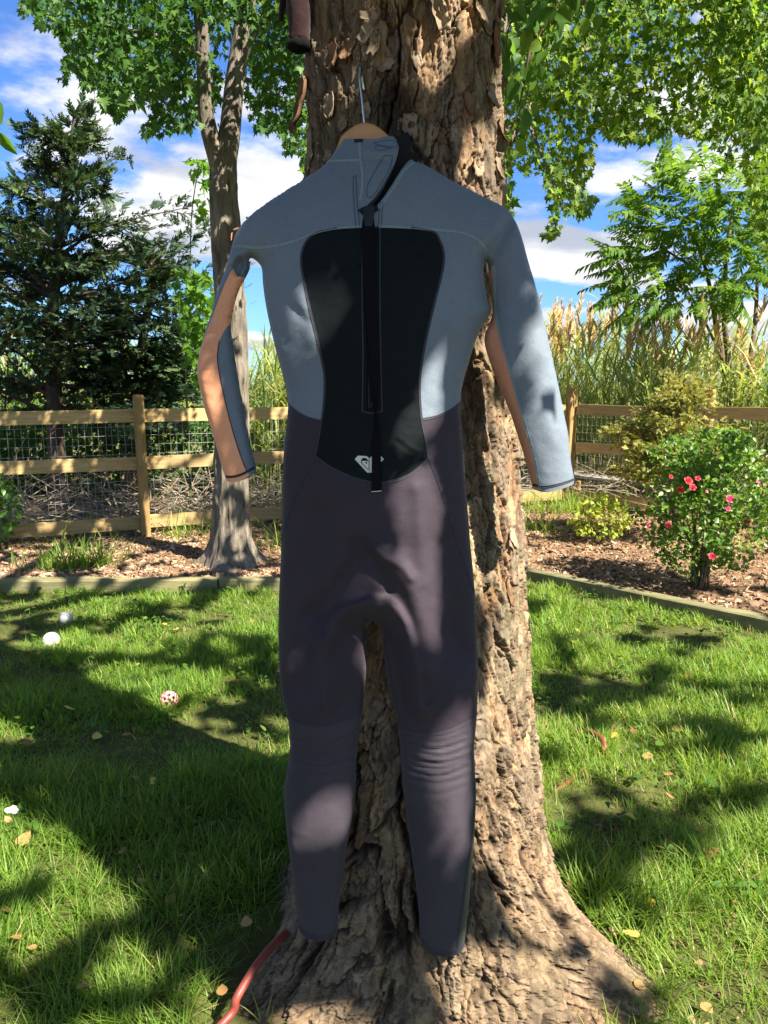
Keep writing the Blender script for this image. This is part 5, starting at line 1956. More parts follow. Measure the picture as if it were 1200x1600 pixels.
fl = np.array(sorted([(b, a) for a, b in cr(FLAPLINE, 3.0)]))
reg[(cy < 346) & (cx > np.interp(cy, fl[:, 0], fl[:, 1])) & in_poly(cx, cy, NK3 + [(533, 190), (533, 344)])] = 'collar_flap'
col_l = np.array(sorted(cr(COLLARL, 3.0).tolist()))
reg[(cx < np.interp(cy, fl[:, 0], fl[:, 1])) & (cy < np.interp(cx, col_l[:, 0], col_l[:, 1])) & (cx > 500)] = 'collar'
cuff_of = np.zeros(len(cen), int)
for ci, c in enumerate(CUFFS):
    q = np.array(sorted(cr(c, 3.0).tolist()))
    cuff_of[(cx > q[0, 0]) & (cx < q[-1, 0]) & (cy > np.interp(cx, q[:, 0], q[:, 1])) & (np.abs(cy - q[:, 1].mean()) < 40)] = ci + 1

suit = thing("wetsuit", on_plane(580, 222) + PN * .02, "full-length slate blue and charcoal wetsuit with peach sleeve panels, hung back-outwards on a hanger", "wetsuit")
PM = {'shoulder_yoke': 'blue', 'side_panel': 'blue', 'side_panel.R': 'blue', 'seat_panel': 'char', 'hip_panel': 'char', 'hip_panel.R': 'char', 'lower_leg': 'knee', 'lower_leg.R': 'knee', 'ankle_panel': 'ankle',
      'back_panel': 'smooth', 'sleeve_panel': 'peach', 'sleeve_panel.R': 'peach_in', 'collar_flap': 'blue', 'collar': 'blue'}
# open edges get a rim between the two layers
ed = {}
for t in tri:
    for a, b in ((t[0], t[1]), (t[1], t[2]), (t[2], t[0])):
        ed[(a, b)] = True
rimkey = {}
nF = len(pv)


def panel(nm, sel, mat, label=None):
    T = tri[sel]
    ids = np.unique(T)
    m_ = -np.ones(nF, int)
    m_[ids] = np.arange(len(ids))
    k_ = len(ids)
    Vp = np.vstack([VF[ids], VB[ids]])
    Tp = np.vstack([m_[T], m_[T][:, ::-1] + k_])
    rims = []
    for t in T:
        for a, b in ((t[0], t[1]), (t[1], t[2]), (t[2], t[0])):
            if (b, a) not in ed and (hf[a] > 1e-4 or hf[b] > 1e-4):
                rims.append((m_[b], m_[a], m_[a] + k_, m_[b] + k_))
    me = mesh_np(nm, Vp, [Tp, np.array(rims)] if rims else [Tp], M[mat], True)
    nn = np.vstack([NF[ids], NB[ids]])
    if not rims:
        me.normals_split_custom_set_from_vertices([tuple(v) for v in nn])
    else:
        ln = nn[np.array([l.vertex_index for l in me.loops])]
        nt_ = len(Tp) * 3
        pn = np.zeros((len(rims) * 4, 3))
        for r_i in range(len(rims)):
            pn[r_i * 4:r_i * 4 + 4] = np.array(me.polygons[len(Tp) + r_i].normal)
        ln[nt_:] = pn
        me.normals_split_custom_set([tuple(v) for v in ln])
    o = obj(nm, me, suit)
    if label:
        o['label'] = label
    return o


LB = {'sleeve_panel': 'bright peach panel down the back of the left-hand sleeve', 'sleeve_panel.R': 'dusty peach panel along the inside of the right-hand sleeve', 'back_panel': 'smooth black hourglass back panel', 'ankle_panel': 'dark green strip on the outer right-hand calf'}
for k_ in PM:
    s_ = (reg == k_) & (cuff_of == 0)
    if s_.any():
        panel(k_.split('.')[0], s_, PM[k_], LB.get(k_))
for ci in range(4):
    for k_ in PM:
        s_ = (reg == k_) & (cuff_of == ci + 1)
        if s_.sum() > 4:
            panel('cuff', s_, PM[k_] if PM[k_] not in ('knee', 'char') else 'char')


def seam(line, mat, wpx=3.0, hgt=.0012, double=True, nm="seam", off=0.0, smooth_=True):
    P2 = cr(line, 3.0)
    okm = in_poly(P2[:, 0], P2[:, 1], Mpoly)
    P2 = P2[okm]
    if len(P2) < 3:
        return
    T2 = np.gradient(P2, axis=0)
    T2 /= np.linalg.norm(T2, axis=1)[:, None] + 1e-9
    N2 = np.stack([-T2[:, 1], T2[:, 0]], -1)
    prof = [(-1.0, -.0004), (-.82, hgt), (-.45, hgt * (.35 if double else 1)), (.0, hgt * (.25 if double else 1.1)), (.45, hgt * (.35 if double else 1)), (.82, hgt), (1.0, -.0004)]
    rows = []
    for a, h_ in prof:
        q = P2 + N2 * a * wpx / 2
        rows.append(surf(q[:, 0], q[:, 1], h_ + off))
    V = np.stack(rows, 1).reshape(-1, 3)
    kk = len(prof)
    n_ = len(P2)
    i = np.arange(n_ - 1)[:, None] * kk + np.arange(kk - 1)[None]
    F = np.stack([i, i + 1, i + kk + 1, i + kk], -1).reshape(-1, 4)
    return obj(nm, mesh_np(nm, V, F, M[mat], True), suit)


for l, mt, w_ in [(SEAM_CHEST_L, 'stitch_pale', 4.2), (SEAM_CHEST_R, 'stitch_pale', 4.2), (FLAPLINE[:-1], 'stitch_pale', 4.5), (COLLARL[1:], 'stitch_pale', 4.2), (BACK_L, 'stitch_dark', 3.6), (BACK_B, 'stitch_dark', 4.5),
                  (BACK_R, 'stitch_dark', 3.8), (WAIST_L, 'stitch_dark', 4.0), (WAIST_R, 'stitch_dark', 4.0), (HIP_L, 'stitch_dark', 3.4), (HIP_R, 'stitch_dark', 3.6), (KNEE_L, 'stitch_dark', 3.2), (KNEE_R, 'knee', 4.6), (ANK[1:], 'stitch_dark', 4.0),
                  ([(655, 256), (641, 268), (628, 285), (612, 313), (598, 335), (590, 344)], 'stitch_pale', 4.2), (PEACH_R[:10], 'stitch_pale', 3.2), (PEACH_L[9:16], 'stitch_dark', 1.6),
                  ([(537, 969), (538, 957), (544, 946), (555, 940), (566, 945), (573, 957), (575, 972)], 'stitch_dark', 2.4), ([(541, 967), (543, 957), (548, 949), (555, 945), (563, 949), (568, 958), (570, 970)], 'stitch_dark', 2.0),
                  ([(554, 291), (554, 315), (556, 345), (558, 371)], 'stitch_navy', 1.6), ([(558, 291), (559, 315), (561, 345), (564, 371)], 'stitch_navy', 1.6), ([(553, 291), (559, 290)], 'stitch_navy', 1.6),
                  ([(595, 333), (593, 350), (592, 371)], 'stitch_navy', 1.6), ([(599, 333), (597, 350), (596, 371)], 'stitch_navy', 1.6),
                  ([(584, 237), (600, 232), (619, 230), (619, 240), (602, 241), (586, 238)], 'stitch_navy', 1.3), ([(588, 249), (587, 242), (600, 242), (612, 244), (600, 247), (589, 250)], 'stitch_navy', 1.3),
                  ([(613, 258), (600, 258), (594, 270), (584, 288), (575, 308), (575, 322), (580, 326), (590, 314), (600, 296), (610, 274), (613, 258)], 'stitch_navy', 1.4),
                  ([(568, 372), (568, 480), (569, 560), (568, 645)], 'stitch_dark', 2.2), ([(594, 372), (594, 480), (595, 560), (597, 645)], 'stitch_dark', 2.2), ([(567, 645), (582, 648), (598, 645)], 'stitch_dark', 2.2),
                  (CUFFS[0], 'stitch_dark', 4.2), (CUFFS[1], 'stitch_dark', 4), (CUFFS[2], 'stitch_dark', 4), (CUFFS[3], 'stitch_dark', 4.2),
                  ([(367, 420), (371, 430), (378, 434), (388, 433)], 'blue', 2.0)]:
    seam(l, mt, w_, .0011 if w_ > 3 else .0007, w_ > 3)

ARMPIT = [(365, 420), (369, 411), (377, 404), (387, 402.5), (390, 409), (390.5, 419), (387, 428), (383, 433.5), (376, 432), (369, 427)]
# black inner collar showing between flap and right panel
ic = [(604, 224), (618, 222), (637, 212), (644, 233), (640, 244), (655, 256), (640, 275), (615, 315), (592, 345), (570, 352), (562, 345), (590, 310), (608, 270), (612, 240)]
def flat_piece(nm, poly, off, mat, parent, step=4.0, thick=.0025, follow=True, smooth_poly=False):
    P2 = cr(list(poly) + [poly[0]], step)[:-1] if smooth_poly else np.array(poly, float)
    g = [Vector(p) for p in P2]
    lo, hi = P2.min(0), P2.max(0)
    if (hi - lo).max() > 12:
        a, b = np.meshgrid(np.arange(lo[0], hi[0], step), np.arange(lo[1], hi[1], step))
        q = np.stack([a.ravel(), b.ravel()], -1)
        q = q[in_poly(q[:, 0], q[:, 1], P2)]
        q = q[seg_dist(q, np.vstack([P2, P2[:1]])) > step * .5] if len(q) else q
        g += [Vector(p) for p in q]
    m_ = len(P2)
    r_ = delaunay_2d_cdt(g, [(i, (i + 1) % m_) for i in range(m_)], [], 1, 1e-4)
    v2 = np.array([tuple(v) for v in r_[0]])
    t2 = np.array([t for t in r_[2] if len(t) == 3])
    cc = v2[t2].mean(1)
    t2 = t2[in_poly(cc[:, 0], cc[:, 1], P2)]
    a_ = np.cross(v2[t2[:, 1]] - v2[t2[:, 0]], v2[t2[:, 2]] - v2[t2[:, 0]])
    t2[a_ > 0] = t2[a_ > 0][:, [0, 2, 1]]
    base_h = h_at(v2[:, 0], v2[:, 1]) if follow else np.zeros(len(v2))
    o_ = np.asarray(off(v2[:, 0], v2[:, 1]) if callable(off) else off)
    pl_ = on_plane(v2[:, 0], v2[:, 1])
    top_ = pl_ + PN * (base_h + o_)[:, None]
    bot_ = top_ - PN * thick
    k_ = len(v2)
    e_ = {}
    for t in t2:
        for a, b in ((t[0], t[1]), (t[1], t[2]), (t[2], t[0])):
            e_[(a, b)] = 1
    rim = [(b, a, a + k_, b + k_) for (a, b) in e_ if (b, a) not in e_]
    return obj(nm, mesh_np(nm, np.vstack([top_, bot_]), [np.vstack([t2, t2[:, ::-1] + k_]), np.array(rim)], M[mat], False), parent)


flat_piece("inner_collar", ic, lambda x, y: .028 - .010 * sstep(235, 215, y) + 0 * x, 'black', suit, 5.0, .012, False)
flat_piece("underarm_shade_patch", ARMPIT, lambda x, y: .002 + .003 * np.exp(-((x - 377) / 6) ** 2), 'armpit_shade', suit, 3.0, .003)  # added patch, its darker colour paints the shade of the armpit hollow
flat_piece("size_label", [(554.5, 228), (568, 229), (568, 235), (554.5, 234.5)], .0012, 'plastic', suit)

# zip: recessed tape and two rows of teeth
seam([(577, 373), (578, 480), (579, 560), (579, 643)], 'webbing', 10, .0008, False, "zip_tape")
parts = []
for x0 in (576.3, 579.7):
    yy = np.arange(390, 640, 2.6)
    q = surf(np.full(len(yy), x0) + (yy - 373) * .006, yy, .0014)
    for p in q:
        parts.append(box(p, (.0022, .0014, .0016)))
V, F = join(parts)
obj("zip_teeth", mesh_np("zip_teeth", V, F, M['plastic'], False), suit, kind='stuff')
sl = [(569, 344), (577, 338), (585, 342), (586, 352), (582, 372), (572, 372), (570, 356)]
flat_piece("zip_slider", sl, .006, 'plastic', suit, 4.0, .005)
flat_piece("zip_garage", [(561, 346), (572, 340), (590, 338), (592, 346), (580, 352), (568, 352)], .004, 'black', suit, 4.0, .006)

# pull strap
ctr_ = cr([(577, 352), (577, 380), (578, 430), (581, 490), (584, 550), (586, 600), (587, 640), (588, 680), (589, 725), (589, 763)], 4.0)
wd_ = np.interp(ctr_[:, 1], [352, 380, 430, 500, 560, 600, 640, 655, 690, 730, 763], [14, 21, 19, 16, 14, 12, 6, 6, 12, 14, 15])
tw_ = np.interp(ctr_[:, 1], [352, 560, 640, 660, 700], [.12, .15, .9, .9, .08])
rows = []
for a in (-.5, -.25, 0, .25, .5):
    x_ = ctr_[:, 0] + a * wd_
    rows.append(on_plane(x_, ctr_[:, 1]) + PN * (h_at(ctr_[:, 0], ctr_[:, 1]) + .0050 + a * tw_ * .016)[:, None])
top_ = np.stack(rows, 1)
n_, kk = top_.shape[:2]
V = np.concatenate([top_.reshape(-1, 3), (top_ - PN * .0014).reshape(-1, 3)])
i = np.arange(n_ - 1)[:, None] * kk + np.arange(kk - 1)[None]
f_ = np.stack([i, i + 1, i + kk + 1, i + kk], -1).reshape(-1, 4)
o_ = n_ * kk
sd = [(a * kk, (a + 1) * kk, (a + 1) * kk + o_, a * kk + o_) for a in range(n_ - 1)] + [((a + 1) * kk - 1, (a + 2) * kk - 1, (a + 2) * kk - 1 + o_, (a + 1) * kk - 1 + o_) for a in range(n_ - 1)] + [((n_ - 1) * kk + b, (n_ - 1) * kk + b + 1, (n_ - 1) * kk + b + 1 + o_, (n_ - 1) * kk + b + o_) for b in range(kk - 1)]
strap = obj("pull_strap", mesh_np("pull_strap", V, np.concatenate([f_, f_[:, ::-1] + o_, np.array(sd)]), M['webbing'], True), suit)
q = [surf(np.array(x_), np.array(y_), .0060) for x_, y_ in ((581.5, 763.5), (585, 763.2), (589, 763), (593, 762.6), (596.5, 762.2))]
V, F = tube(q, .0008, 6)
obj("strap_stitch", mesh_np("strap_stitch", V, F, M['white_print'], True), strap)
# second, shorter tape lying under the strap
c2_ = cr([(573, 385), (574, 450), (576, 520), (579, 580), (582, 632)], 6.0)
seam(c2_, 'webbing', 7, .0022, False, "zip_cord")

# emblem on the back panel
lo = [(556.8, 715.8), (561.5, 710.7), (573.7, 711.2), (576.6, 712.8), (578.0, 715), (578.0, 735.8), (575.4, 735.8)]
em = flat_piece("emblem", lo, .0009, 'white_print', suit, 4, .0012)
flat_piece("emblem", [(2 * 578.3 - x_, y_) for x_, y_ in lo][::-1], .0009, 'white_print', suit, 4, .0012)
flat_piece("emblem_wave", [(566, 718.8), (567, 715.4), (570, 713.8), (573.4, 714.2), (575.8, 716.6), (577.2, 717.6), (577.6, 730.8), (575.8, 731.2), (566.6, 721.6)], .0016, 'smooth', em, 4, .0012)
flat_piece("emblem_peak", [(567.2, 718.4), (575.8, 718.4), (577, 720), (577, 730), (575.8, 730), (568, 721.6)], .0021, 'white_print', em, 4, .0012)
flat_piece("emblem_mark", [(572, 720), (575, 720), (575, 722.9), (573.7, 722.9), (573.7, 721.4), (572, 721)], .0026, 'smooth', em, 4, .0012)

# peach dashes on the shoulder
for d_ in ([(383.5, 339.5), (386.8, 338.2), (391.4, 346.8), (388.4, 348.4)], [(365.5, 357.4), (374.5, 355.8), (373, 359.8), (364.6, 360.0)], [(361.2, 364.5), (363.4, 363.2), (362.2, 375.5), (360.8, 376)]):
    flat_piece("shoulder_dash", d_, .0010, 'peach', suit, 4, .0012)

# ---------------------------------------------------------------- hanger, hook and nail
top_c = on_plane(570, 197) - PN * .006
hg = thing("clothes_hanger", top_c, "varnished wooden coat hanger with a steel hook showing above the wetsuit collar", "hanger")
hw = on_plane(570, 240)
spine = []
for sx in np.linspace(-1, 1, 41):
    ax_ = abs(sx)
    spine.append((571 + sx * 150, 197 + np.interp(ax_ * 150, [0, 8, 16, 26, 34, 40, 48, 62, 90, 150], [0, 1.2, 4.5, 11, 18, 25, 52, 80, 102, 138])))
spine = np.array(spine)
rows = []
for a, (x_, y_) in enumerate(spine):
    c = on_plane(np.array(x_), np.array(y_)) + PN * (.010)
    c[1] -= .0 
    hh = .052 * (1 - .55 * abs(a - 20) / 20)
    tk = .012 + .010 * (abs(a - 20) / 20)
    for (dy, dz) in ((-1, -.12), (-.75, 0), (.75, 0), (1, -.12), (1, -.9), (.7, -1), (-.7, -1), (-1, -.9)):
        rows.append(c + PN * (-dy * tk / 2) + np.array([0, 0, dz * hh]))
V = np.array(rows)
kk = 8
i = np.arange(40)[:, None] * kk
j = np.arange(kk)[None]
F = np.stack([i + j, i + kk + j, i + kk + (j + 1) % kk, i + (j + 1) % kk], -1).reshape(-1, 4)
caps = np.array([list(range(8)), [40 * 8 + b for b in range(8)][::-1]])
obj("hanger_arm", mesh_np("hanger_arm", V, [F, caps], M['wood'], True), hg)
a0 = on_plane(np.array(570.), np.array(200.)) + PN * .010
a1 = on_plane(np.array(566.), np.array(160.)) + PN * .008
a2 = on_plane(np.array(562.), np.array(122.)) + PN * .004
pnail, nn_ = birch_surf(-.10, a2[2] + .012)
nail_p = np.array([a2[0] + .001, a2[1] + .012, a2[2] + .014])
a3 = nail_p + (0, -.006, .004)
a4 = nail_p + (.001, .012, .004)
a5 = nail_p + (.004, .026, -.012)
a6 = nail_p + (.006, .028, -.022)
V, F = tube(cr([a0, a1, a2, a3, a4, a5, a6], .004), .0018, 10)
obj("hook", mesh_np("hook", V, F, M['steel']), hg)
e_ = np.array([nail_p[0] + .004, BY - .15, nail_p[2] - .012])
V, F = tube([nail_p + (0, -.004, 0), nail_p + (0, .02, -.0015), e_], .0022, 10)
V2, F2 = tube([nail_p + (0, -.006, 0), nail_p + (0, -.004, 0)], .0048, 12)
V, F = join([(V, F), (V2, F2)])
tag(obj("nail", mesh_np("nail", V, F, M['plastic'])), "dark nail in the birch trunk that holds up the hanger's hook", "nail")

# ================================================================== SMALL THINGS
# maroon sleeve hanging beside the trunk
ct = thing("hanging_sleeve", at_y(468, 20, 1.62), "maroon knit sleeve with a black cuff hanging against the trunk's upper left side", "garment")
def blob(path, rx, ry, seed, mat, nm, sides=28):
    c = cr(path, .006)
    n_ = len(c)
    t = np.linspace(0, 1, n_)
    rx_, ry_ = np.interp(t, np.linspace(0, 1, len(rx)), rx), np.interp(t, np.linspace(0, 1, len(ry)), ry)
    th_ = np.linspace(0, 2 * np.pi, sides, endpoint=False)
    w_ = 1 + .10 * fbm(np.cos(th_)[None] * 2 + 5, np.sin(th_)[None] * 2, (t * 4)[:, None], seed, 3)
    V = np.stack([c[:, 0:1] + rx_[:, None] * np.cos(th_)[None] * w_, c[:, 1:2] + ry_[:, None] * np.sin(th_)[None] * w_, np.repeat(c[:, 2:3], sides, 1) + .003 * fbm(np.cos(th_)[None] * 3, np.sin(th_)[None] * 3, 0 * t[:, None], seed + 1, 2)], -1).reshape(-1, 3)
    i = np.arange(n_ - 1)[:, None] * sides
    j = np.arange(sides)[None]
    k = (j + 1) % sides
    F = np.stack([i + j, i + sides + j, i + sides + k, i + k], -1).reshape(-1, 4)
    V = np.vstack([V, c[:1], c[-1:]])
    cap = [(len(V) - 2, a, (a + 1) % sides) for a in range(sides)] + [(len(V) - 1, (n_ - 1) * sides + (a + 1) % sides, (n_ - 1) * sides + a) for a in range(sides)]
    return obj(nm, mesh_np(nm, V, [F, np.array(cap)], M[mat]), ct)
yk = 1.60
blob([at_y(468, -90, yk), at_y(466, -30, yk), at_y(468, 30, yk), at_y(469, 66, yk)], [.024, .024, .024, .020], [.02, .022, .02, .017], 61, 'maroon', 'sleeve')
blob([at_y(448, -90, yk + .03), at_y(446, -20, yk + .03), at_y(440, 20, yk + .03), at_y(439, 33, yk + .03)], [.012, .013, .009, .004], [.012, .012, .009, .004], 62, 'maroon', 'sleeve_fold')
blob([at_y(468, 60, yk - .004), at_y(468, 62, yk - .004), at_y(467, 72, yk - .004), at_y(466, 80, yk - .004), at_y(466, 81, yk - .004)], [.012, .0215, .0225, .0215, .012], [.01, .018, .019, .018, .01], 63, 'cuffblack', 'cuff')

# red hose
hp = [(-.55, 1.0, .02), *[tuple(ground(a, b, z)) for a, b, z in ((343, 1604, .05), (370, 1558, .085), (403, 1505, .105), (438, 1465, .10), (462, 1446, .08))], tuple(ground(474, 1405, .05)), tuple(ground(478, 1330, .04)), tuple(ground(490, 1250, .03)), tuple(ground(530, 1180, .02)), (.05, 2.5, .02), (.35, 2.60, .01),
      *[tuple(ground(a, b, z)) for a, b, z in ((832, 1142, .028), (862, 1138, .004), (892, 1140, .012), (918, 1142, .045), (938, 1153, .055), (944, 1168, .045), (935, 1184, .004), (912, 1203, -.006), (884, 1225, .002), (860, 1242, -.008), (838, 1256, -.008))], (.44, 2.0, .01)]
V, F = tube(cr(hp, .012), .0088, 14)
hose = tag(obj("garden_hose", mesh_np("garden_hose", V, F, M['hose'])), "red garden hose running round the foot of the birch trunk and looping through the grass", "hose")


# balls
def ico(r, sub, seed=0, dent=.0):
    bm = bmesh.new()
    bmesh.ops.create_icosphere(bm, subdivisions=sub, radius=r)
    V = np.array([tuple(v.co) for v in bm.verts])
    F = np.array([[v.index for v in f.verts] for f in bm.faces])
    bm.free()
    return V * (1 + dent * fbm(V[:, 0] / r * 2, V[:, 1] / r * 2, V[:, 2] / r * 2, seed, 3)[:, None]), F


def seam_ball(px, py, r, label, rot, nm="ball"):
    q = ground(px, py, r * .8)
    root = thing(nm, (q[0], q[1], 0), label, "ball", "white balls lying on the shaded lawn")
    V, F = ico(r, 4, int(px), .01)
    Rm = np.array(Matrix.Rotation(rot[0], 3, 'X') @ Matrix.Rotation(rot[1], 3, 'Y') @ Matrix.Rotation(rot[2], 3, 'Z'))
    obj("cover", mesh_np("cover", V @ Rm.T + q, F, M['ball']), root)
    t = np.linspace(0, 2 * np.pi, 90)
    a, b = .75, .25
    S_ = np.stack([a * np.cos(t) + b * np.cos(3 * t), a * np.sin(t) - b * np.sin(3 * t), 2 * math.sqrt(a * b) * np.sin(2 * t)], -1)
    S_ = S_ / np.linalg.norm(S_, axis=1)[:, None] * r * 1.004
    V, F = tube(S_ @ Rm.T + q, .0012, 5, False)
    obj("seam", mesh_np("seam", V, F, M['ball_seam']), root)


seam_ball(103, 966, .036, "white ball with a dark seam on top, the one nearer the timber edging", (.3, .9, .4))
seam_ball(80, 1001, .042, "plain off-white ball lying in the lit grass at the left, larger of the two", (1.4, .2, 1.2))

q = ground(264, 1094, .036)
pb_ = thing("holed_ball", (q[0], q[1], 0), "pink rubber ball with round holes all over, on the lawn", "ball")
V, F = ico(1, 2)
cent = V[F].mean(1)
cent /= np.linalg.norm(cent, axis=1)[:, None]
parts = []
r_ = .037
for vi in range(len(V)):
    fs = np.where((F == vi).any(1))[0]
    ax = V[vi]
    t1 = np.cross(ax, [.3, .5, .8]); t1 /= np.linalg.norm(t1)
    t2 = np.cross(ax, t1)
    ang = np.arctan2(cent[fs] @ t2, cent[fs] @ t1)
    fs = fs[np.argsort(ang)]
    outer = cent[fs]
    k_ = len(fs) * 3
    oc = np.array([outer[i] * (1 - s_) + outer[(i + 1) % len(fs)] * s_ for i in range(len(fs)) for s_ in (0, 1 / 3, 2 / 3)])
    oc /= np.linalg.norm(oc, axis=1)[:, None]
    rr = np.linalg.norm(oc - ax * (oc @ ax)[:, None], axis=1).mean() * .66
    dirs = oc - ax * (oc @ ax)[:, None]
    dirs /= np.linalg.norm(dirs, axis=1)[:, None]
    inn = ax * math.sqrt(1 - rr * rr) + dirs * rr
    VV = np.concatenate([oc, inn * .995, inn * .84, oc * .84]) * r_ + q
    i = np.arange(k_)
    j = (i + 1) % k_
    FF = np.concatenate([np.stack([i, j, j + k_, i + k_], -1), np.stack([i + k_, j + k_, j + 2 * k_, i + 2 * k_], -1), np.stack([i + 2 * k_, j + 2 * k_, j + 3 * k_, i + 3 * k_], -1)])
    parts.append((VV, FF))
V, F = join(parts)
obj("shell", mesh_np("shell", V, F, M['pink'], False), pb_)

q = ground(408, 849, .08)
V, F = ico(.032, 3, 4, .03)
tag(obj("ball", mesh_np("ball", V + q, F, M['tanball'])), "tan ball lying on the mulch beside the maple's root flare", "ball")
q = ground(20, 1266, .03)
V, F = ico(.028, 3, 9, .5)
tag(obj("plastic_scrap", mesh_np("plastic_scrap", V * (.8, .5, .4) + q, F, M['scrap'])), "crumpled white scrap half hidden in the grass at the left edge", "litter")

# fallen leaves
LEAVES = []
def fallen(px, py, kind, size, label=None, z=.035, grp=None):
    q = ground(px, py, z)
    V = OVATE[0].copy() if kind != 'brown' else OVATE[0].copy()
    V[:, 0] *= 1.35 if kind != 'brown' else 1.0
    V[:, 2] = .25 * V[:, 0] ** 2 * RNG.uniform(.3, 2) + .18 * (V[:, 1] - .5) ** 2 * RNG.uniform(-1, 2)
    V[:, 1] -= .5
    F = OVATE[1] if kind != 'brown' else OVATE[1]
    o = obj("fallen_leaf", mesh_np("fallen_leaf", V, F, M['fallen_yellow' if kind == 'yellow' else 'fallen_tan'], True, {'tint': np.full(len(V), RNG.random())}))
    R = Matrix.Rotation(RNG.uniform(0, 6.28), 3, 'Z') @ Matrix.Rotation(RNG.uniform(-.5, .5), 3, 'X') @ Matrix.Rotation(RNG.uniform(-.4, .4), 3, 'Y')
    R = Matrix.Rotation(-.35, 3, 'X').inverted() @ R if False else R
    o.matrix_basis = Matrix.Translation(Vector(q)) @ R.to_4x4() @ Matrix.Scale(size, 4)
    col_ = {'yellow': 'yellow', 'tan': 'tan dead', 'brown': 'brown dead'}[kind]
    if label is None:
        best = min(MARKS, key=lambda m: math.hypot((m[0] - px), 2.2 * (m[1] - py)))
        dx, dy = px - best[0], 2.2 * (py - best[1])
        far = math.hypot(dx, dy)
        how = ("close " if far < 45 else "" if far < 95 else "well ") + (("left of" if dx < 0 else "right of") if abs(dx) > abs(dy) else ("behind" if dy < 0 else "in front of"))
        label = f"{'tiny' if size < .034 else 'small' if size < .041 else 'broader'} {col_} leaf {how} {best[2]}"
    LEAVES.append((label, py, o))
    tag(o, label, "leaf", grp or {'yellow': "yellow leaves fallen on the lawn", 'tan': "tan leaves fallen on the lawn", 'brown': "brown leaves fallen on the lawn"}[kind])


MARKS = [(103, 966, "the seamed white ball"), (80, 1001, "the plain white ball"), (264, 1094, "the pink holed ball"), (20, 1266, "the white scrap"), (75, 1362, "the worn patch at left"), (341, 925, "the timber joint"),
         (935, 1160, "the hose loop"), (1058, 1139, "the lone pale yellow leaf"), (985, 1275, "the yellow-green leaf pair"), (985, 1458, "the yellow leaf by the root"), (1090, 1530, "the bare soil by the birch root"),
         (1080, 990, "the bare dirt patch"), (455, 1448, "the hose by the left ankle cuff"), (440, 1130, "the wetsuit's left knee"), (1195, 1200, "the photo's right edge"), (838, 1010, "the birch trunk's right side")]
fallen(985, 1458, 'yellow', .044, "yellow leaf lying on the grass just right of the birch root flare", .03, "yellow leaves fallen on the lawn")
fallen(1058, 1139, 'yellow', .040, "pale yellow leaf standing out on the right lawn, right of the hose loop", .05, "yellow leaves fallen on the lawn")
fallen(985, 1275, 'yellow', .040, "yellow-green leaf with a brown one beside it on the sunny right lawn", .04, "yellow leaves fallen on the lawn")
fallen(110, 1106, 'yellow', .050, "yellow leaf left of the pink holed ball on the shaded lawn", .05, "yellow leaves fallen on the lawn")
fallen(38, 1310, 'tan', .050, "tan curled leaf below the white scrap at the left edge", .05, "tan leaves fallen on the lawn")
fallen(1113, 1330, 'brown', .042, "orange-brown leaf upright in the grass at the far right of the lawn", .05, "brown leaves fallen on the lawn")
fallen(1105, 1575, 'tan', .030, "tan leaf on bare soil at the lower right corner", .02, "tan leaves fallen on the lawn")
fallen(385, 1440, 'brown', .042, "brown leaf tucked above the hose beside the left cuff", .05, "brown leaves fallen on the lawn")
fallen(347, 1546, 'brown', .036, "dark brown leaf standing by the hose at the lower left", .04, "brown leaves fallen on the lawn")
for (a, b, k_) in [(1012, 1180, 'tan'), (1045, 1210, 'tan'), (1005, 1310, 'brown'), (1015, 1412, 'yellow'), (890, 1383, 'brown'), (960, 1150, 'yellow'), (990, 1142, 'brown'), (896, 1003, 'yellow'), (903, 985, 'yellow'), (880, 1013, 'tan'), (1040, 1075, 'brown'),
                   (1075, 1056, 'tan'), (1178, 1090, 'tan'), (1160, 1028, 'tan'), (922, 1117, 'brown'), (1105, 1155, 'tan'), (1130, 1180, 'yellow'), (1046, 1243, 'brown'), (1160, 1280, 'yellow'), (875, 1220, 'tan'), (1000, 1540, 'tan'), (935, 1470, 'brown'), (1150, 1410, 'tan'),
                   (200, 1243, 'yellow'), (240, 1221, 'yellow'), (212, 1215, 'tan'), (75, 1248, 'tan'), (40, 1158, 'tan'), (85, 1156, 'tan'), (152, 1150, 'yellow'), (197, 1147, 'brown'), (248, 1070, 'tan'), (305, 1068, 'tan'), (278, 942, 'yellow'), (258, 975, 'yellow'),
                   (275, 983, 'yellow'), (283, 979, 'tan'), (318, 978, 'brown'), (393, 971, 'tan'), (168, 960, 'tan'), (178, 927, 'yellow'), (58, 1020, 'yellow'), (75, 1018, 'tan'), (205, 1060, 'brown'), (215, 1038, 'yellow'), (378, 1172, 'tan'), (365, 1062, 'tan'), (294, 1262, 'tan'),
                   (345, 962, 'yellow'), (12, 1420, 'tan'), (27, 1465, 'tan'), (220, 1376, 'tan'), (268, 1404, 'tan'), (300, 1335, 'tan'), (190, 1330, 'tan'), (282, 1430, 'brown'), (320, 1370, 'tan'), (50, 1480, 'brown'), (130, 1540, 'tan'), (12, 1280, 'brown'), (230, 1120, 'brown'), (412, 1010, 'tan')]:
    fallen(a, b, k_, RNG.uniform(.027, .044) * (.8 if b > 1200 else 1), None, RNG.uniform(.02, .05))

for lab in {l[0] for l in LEAVES}:
    same = sorted([l for l in LEAVES if l[0] == lab], key=lambda l: l[1])
    if len(same) > 1:
        names_ = ["farther", "nearer"] if len(same) == 2 else ["farthest", "middle", "nearest"]
        for l, w_ in zip(same, names_):
            l[2]['label'] = f"{w_} {lab}"

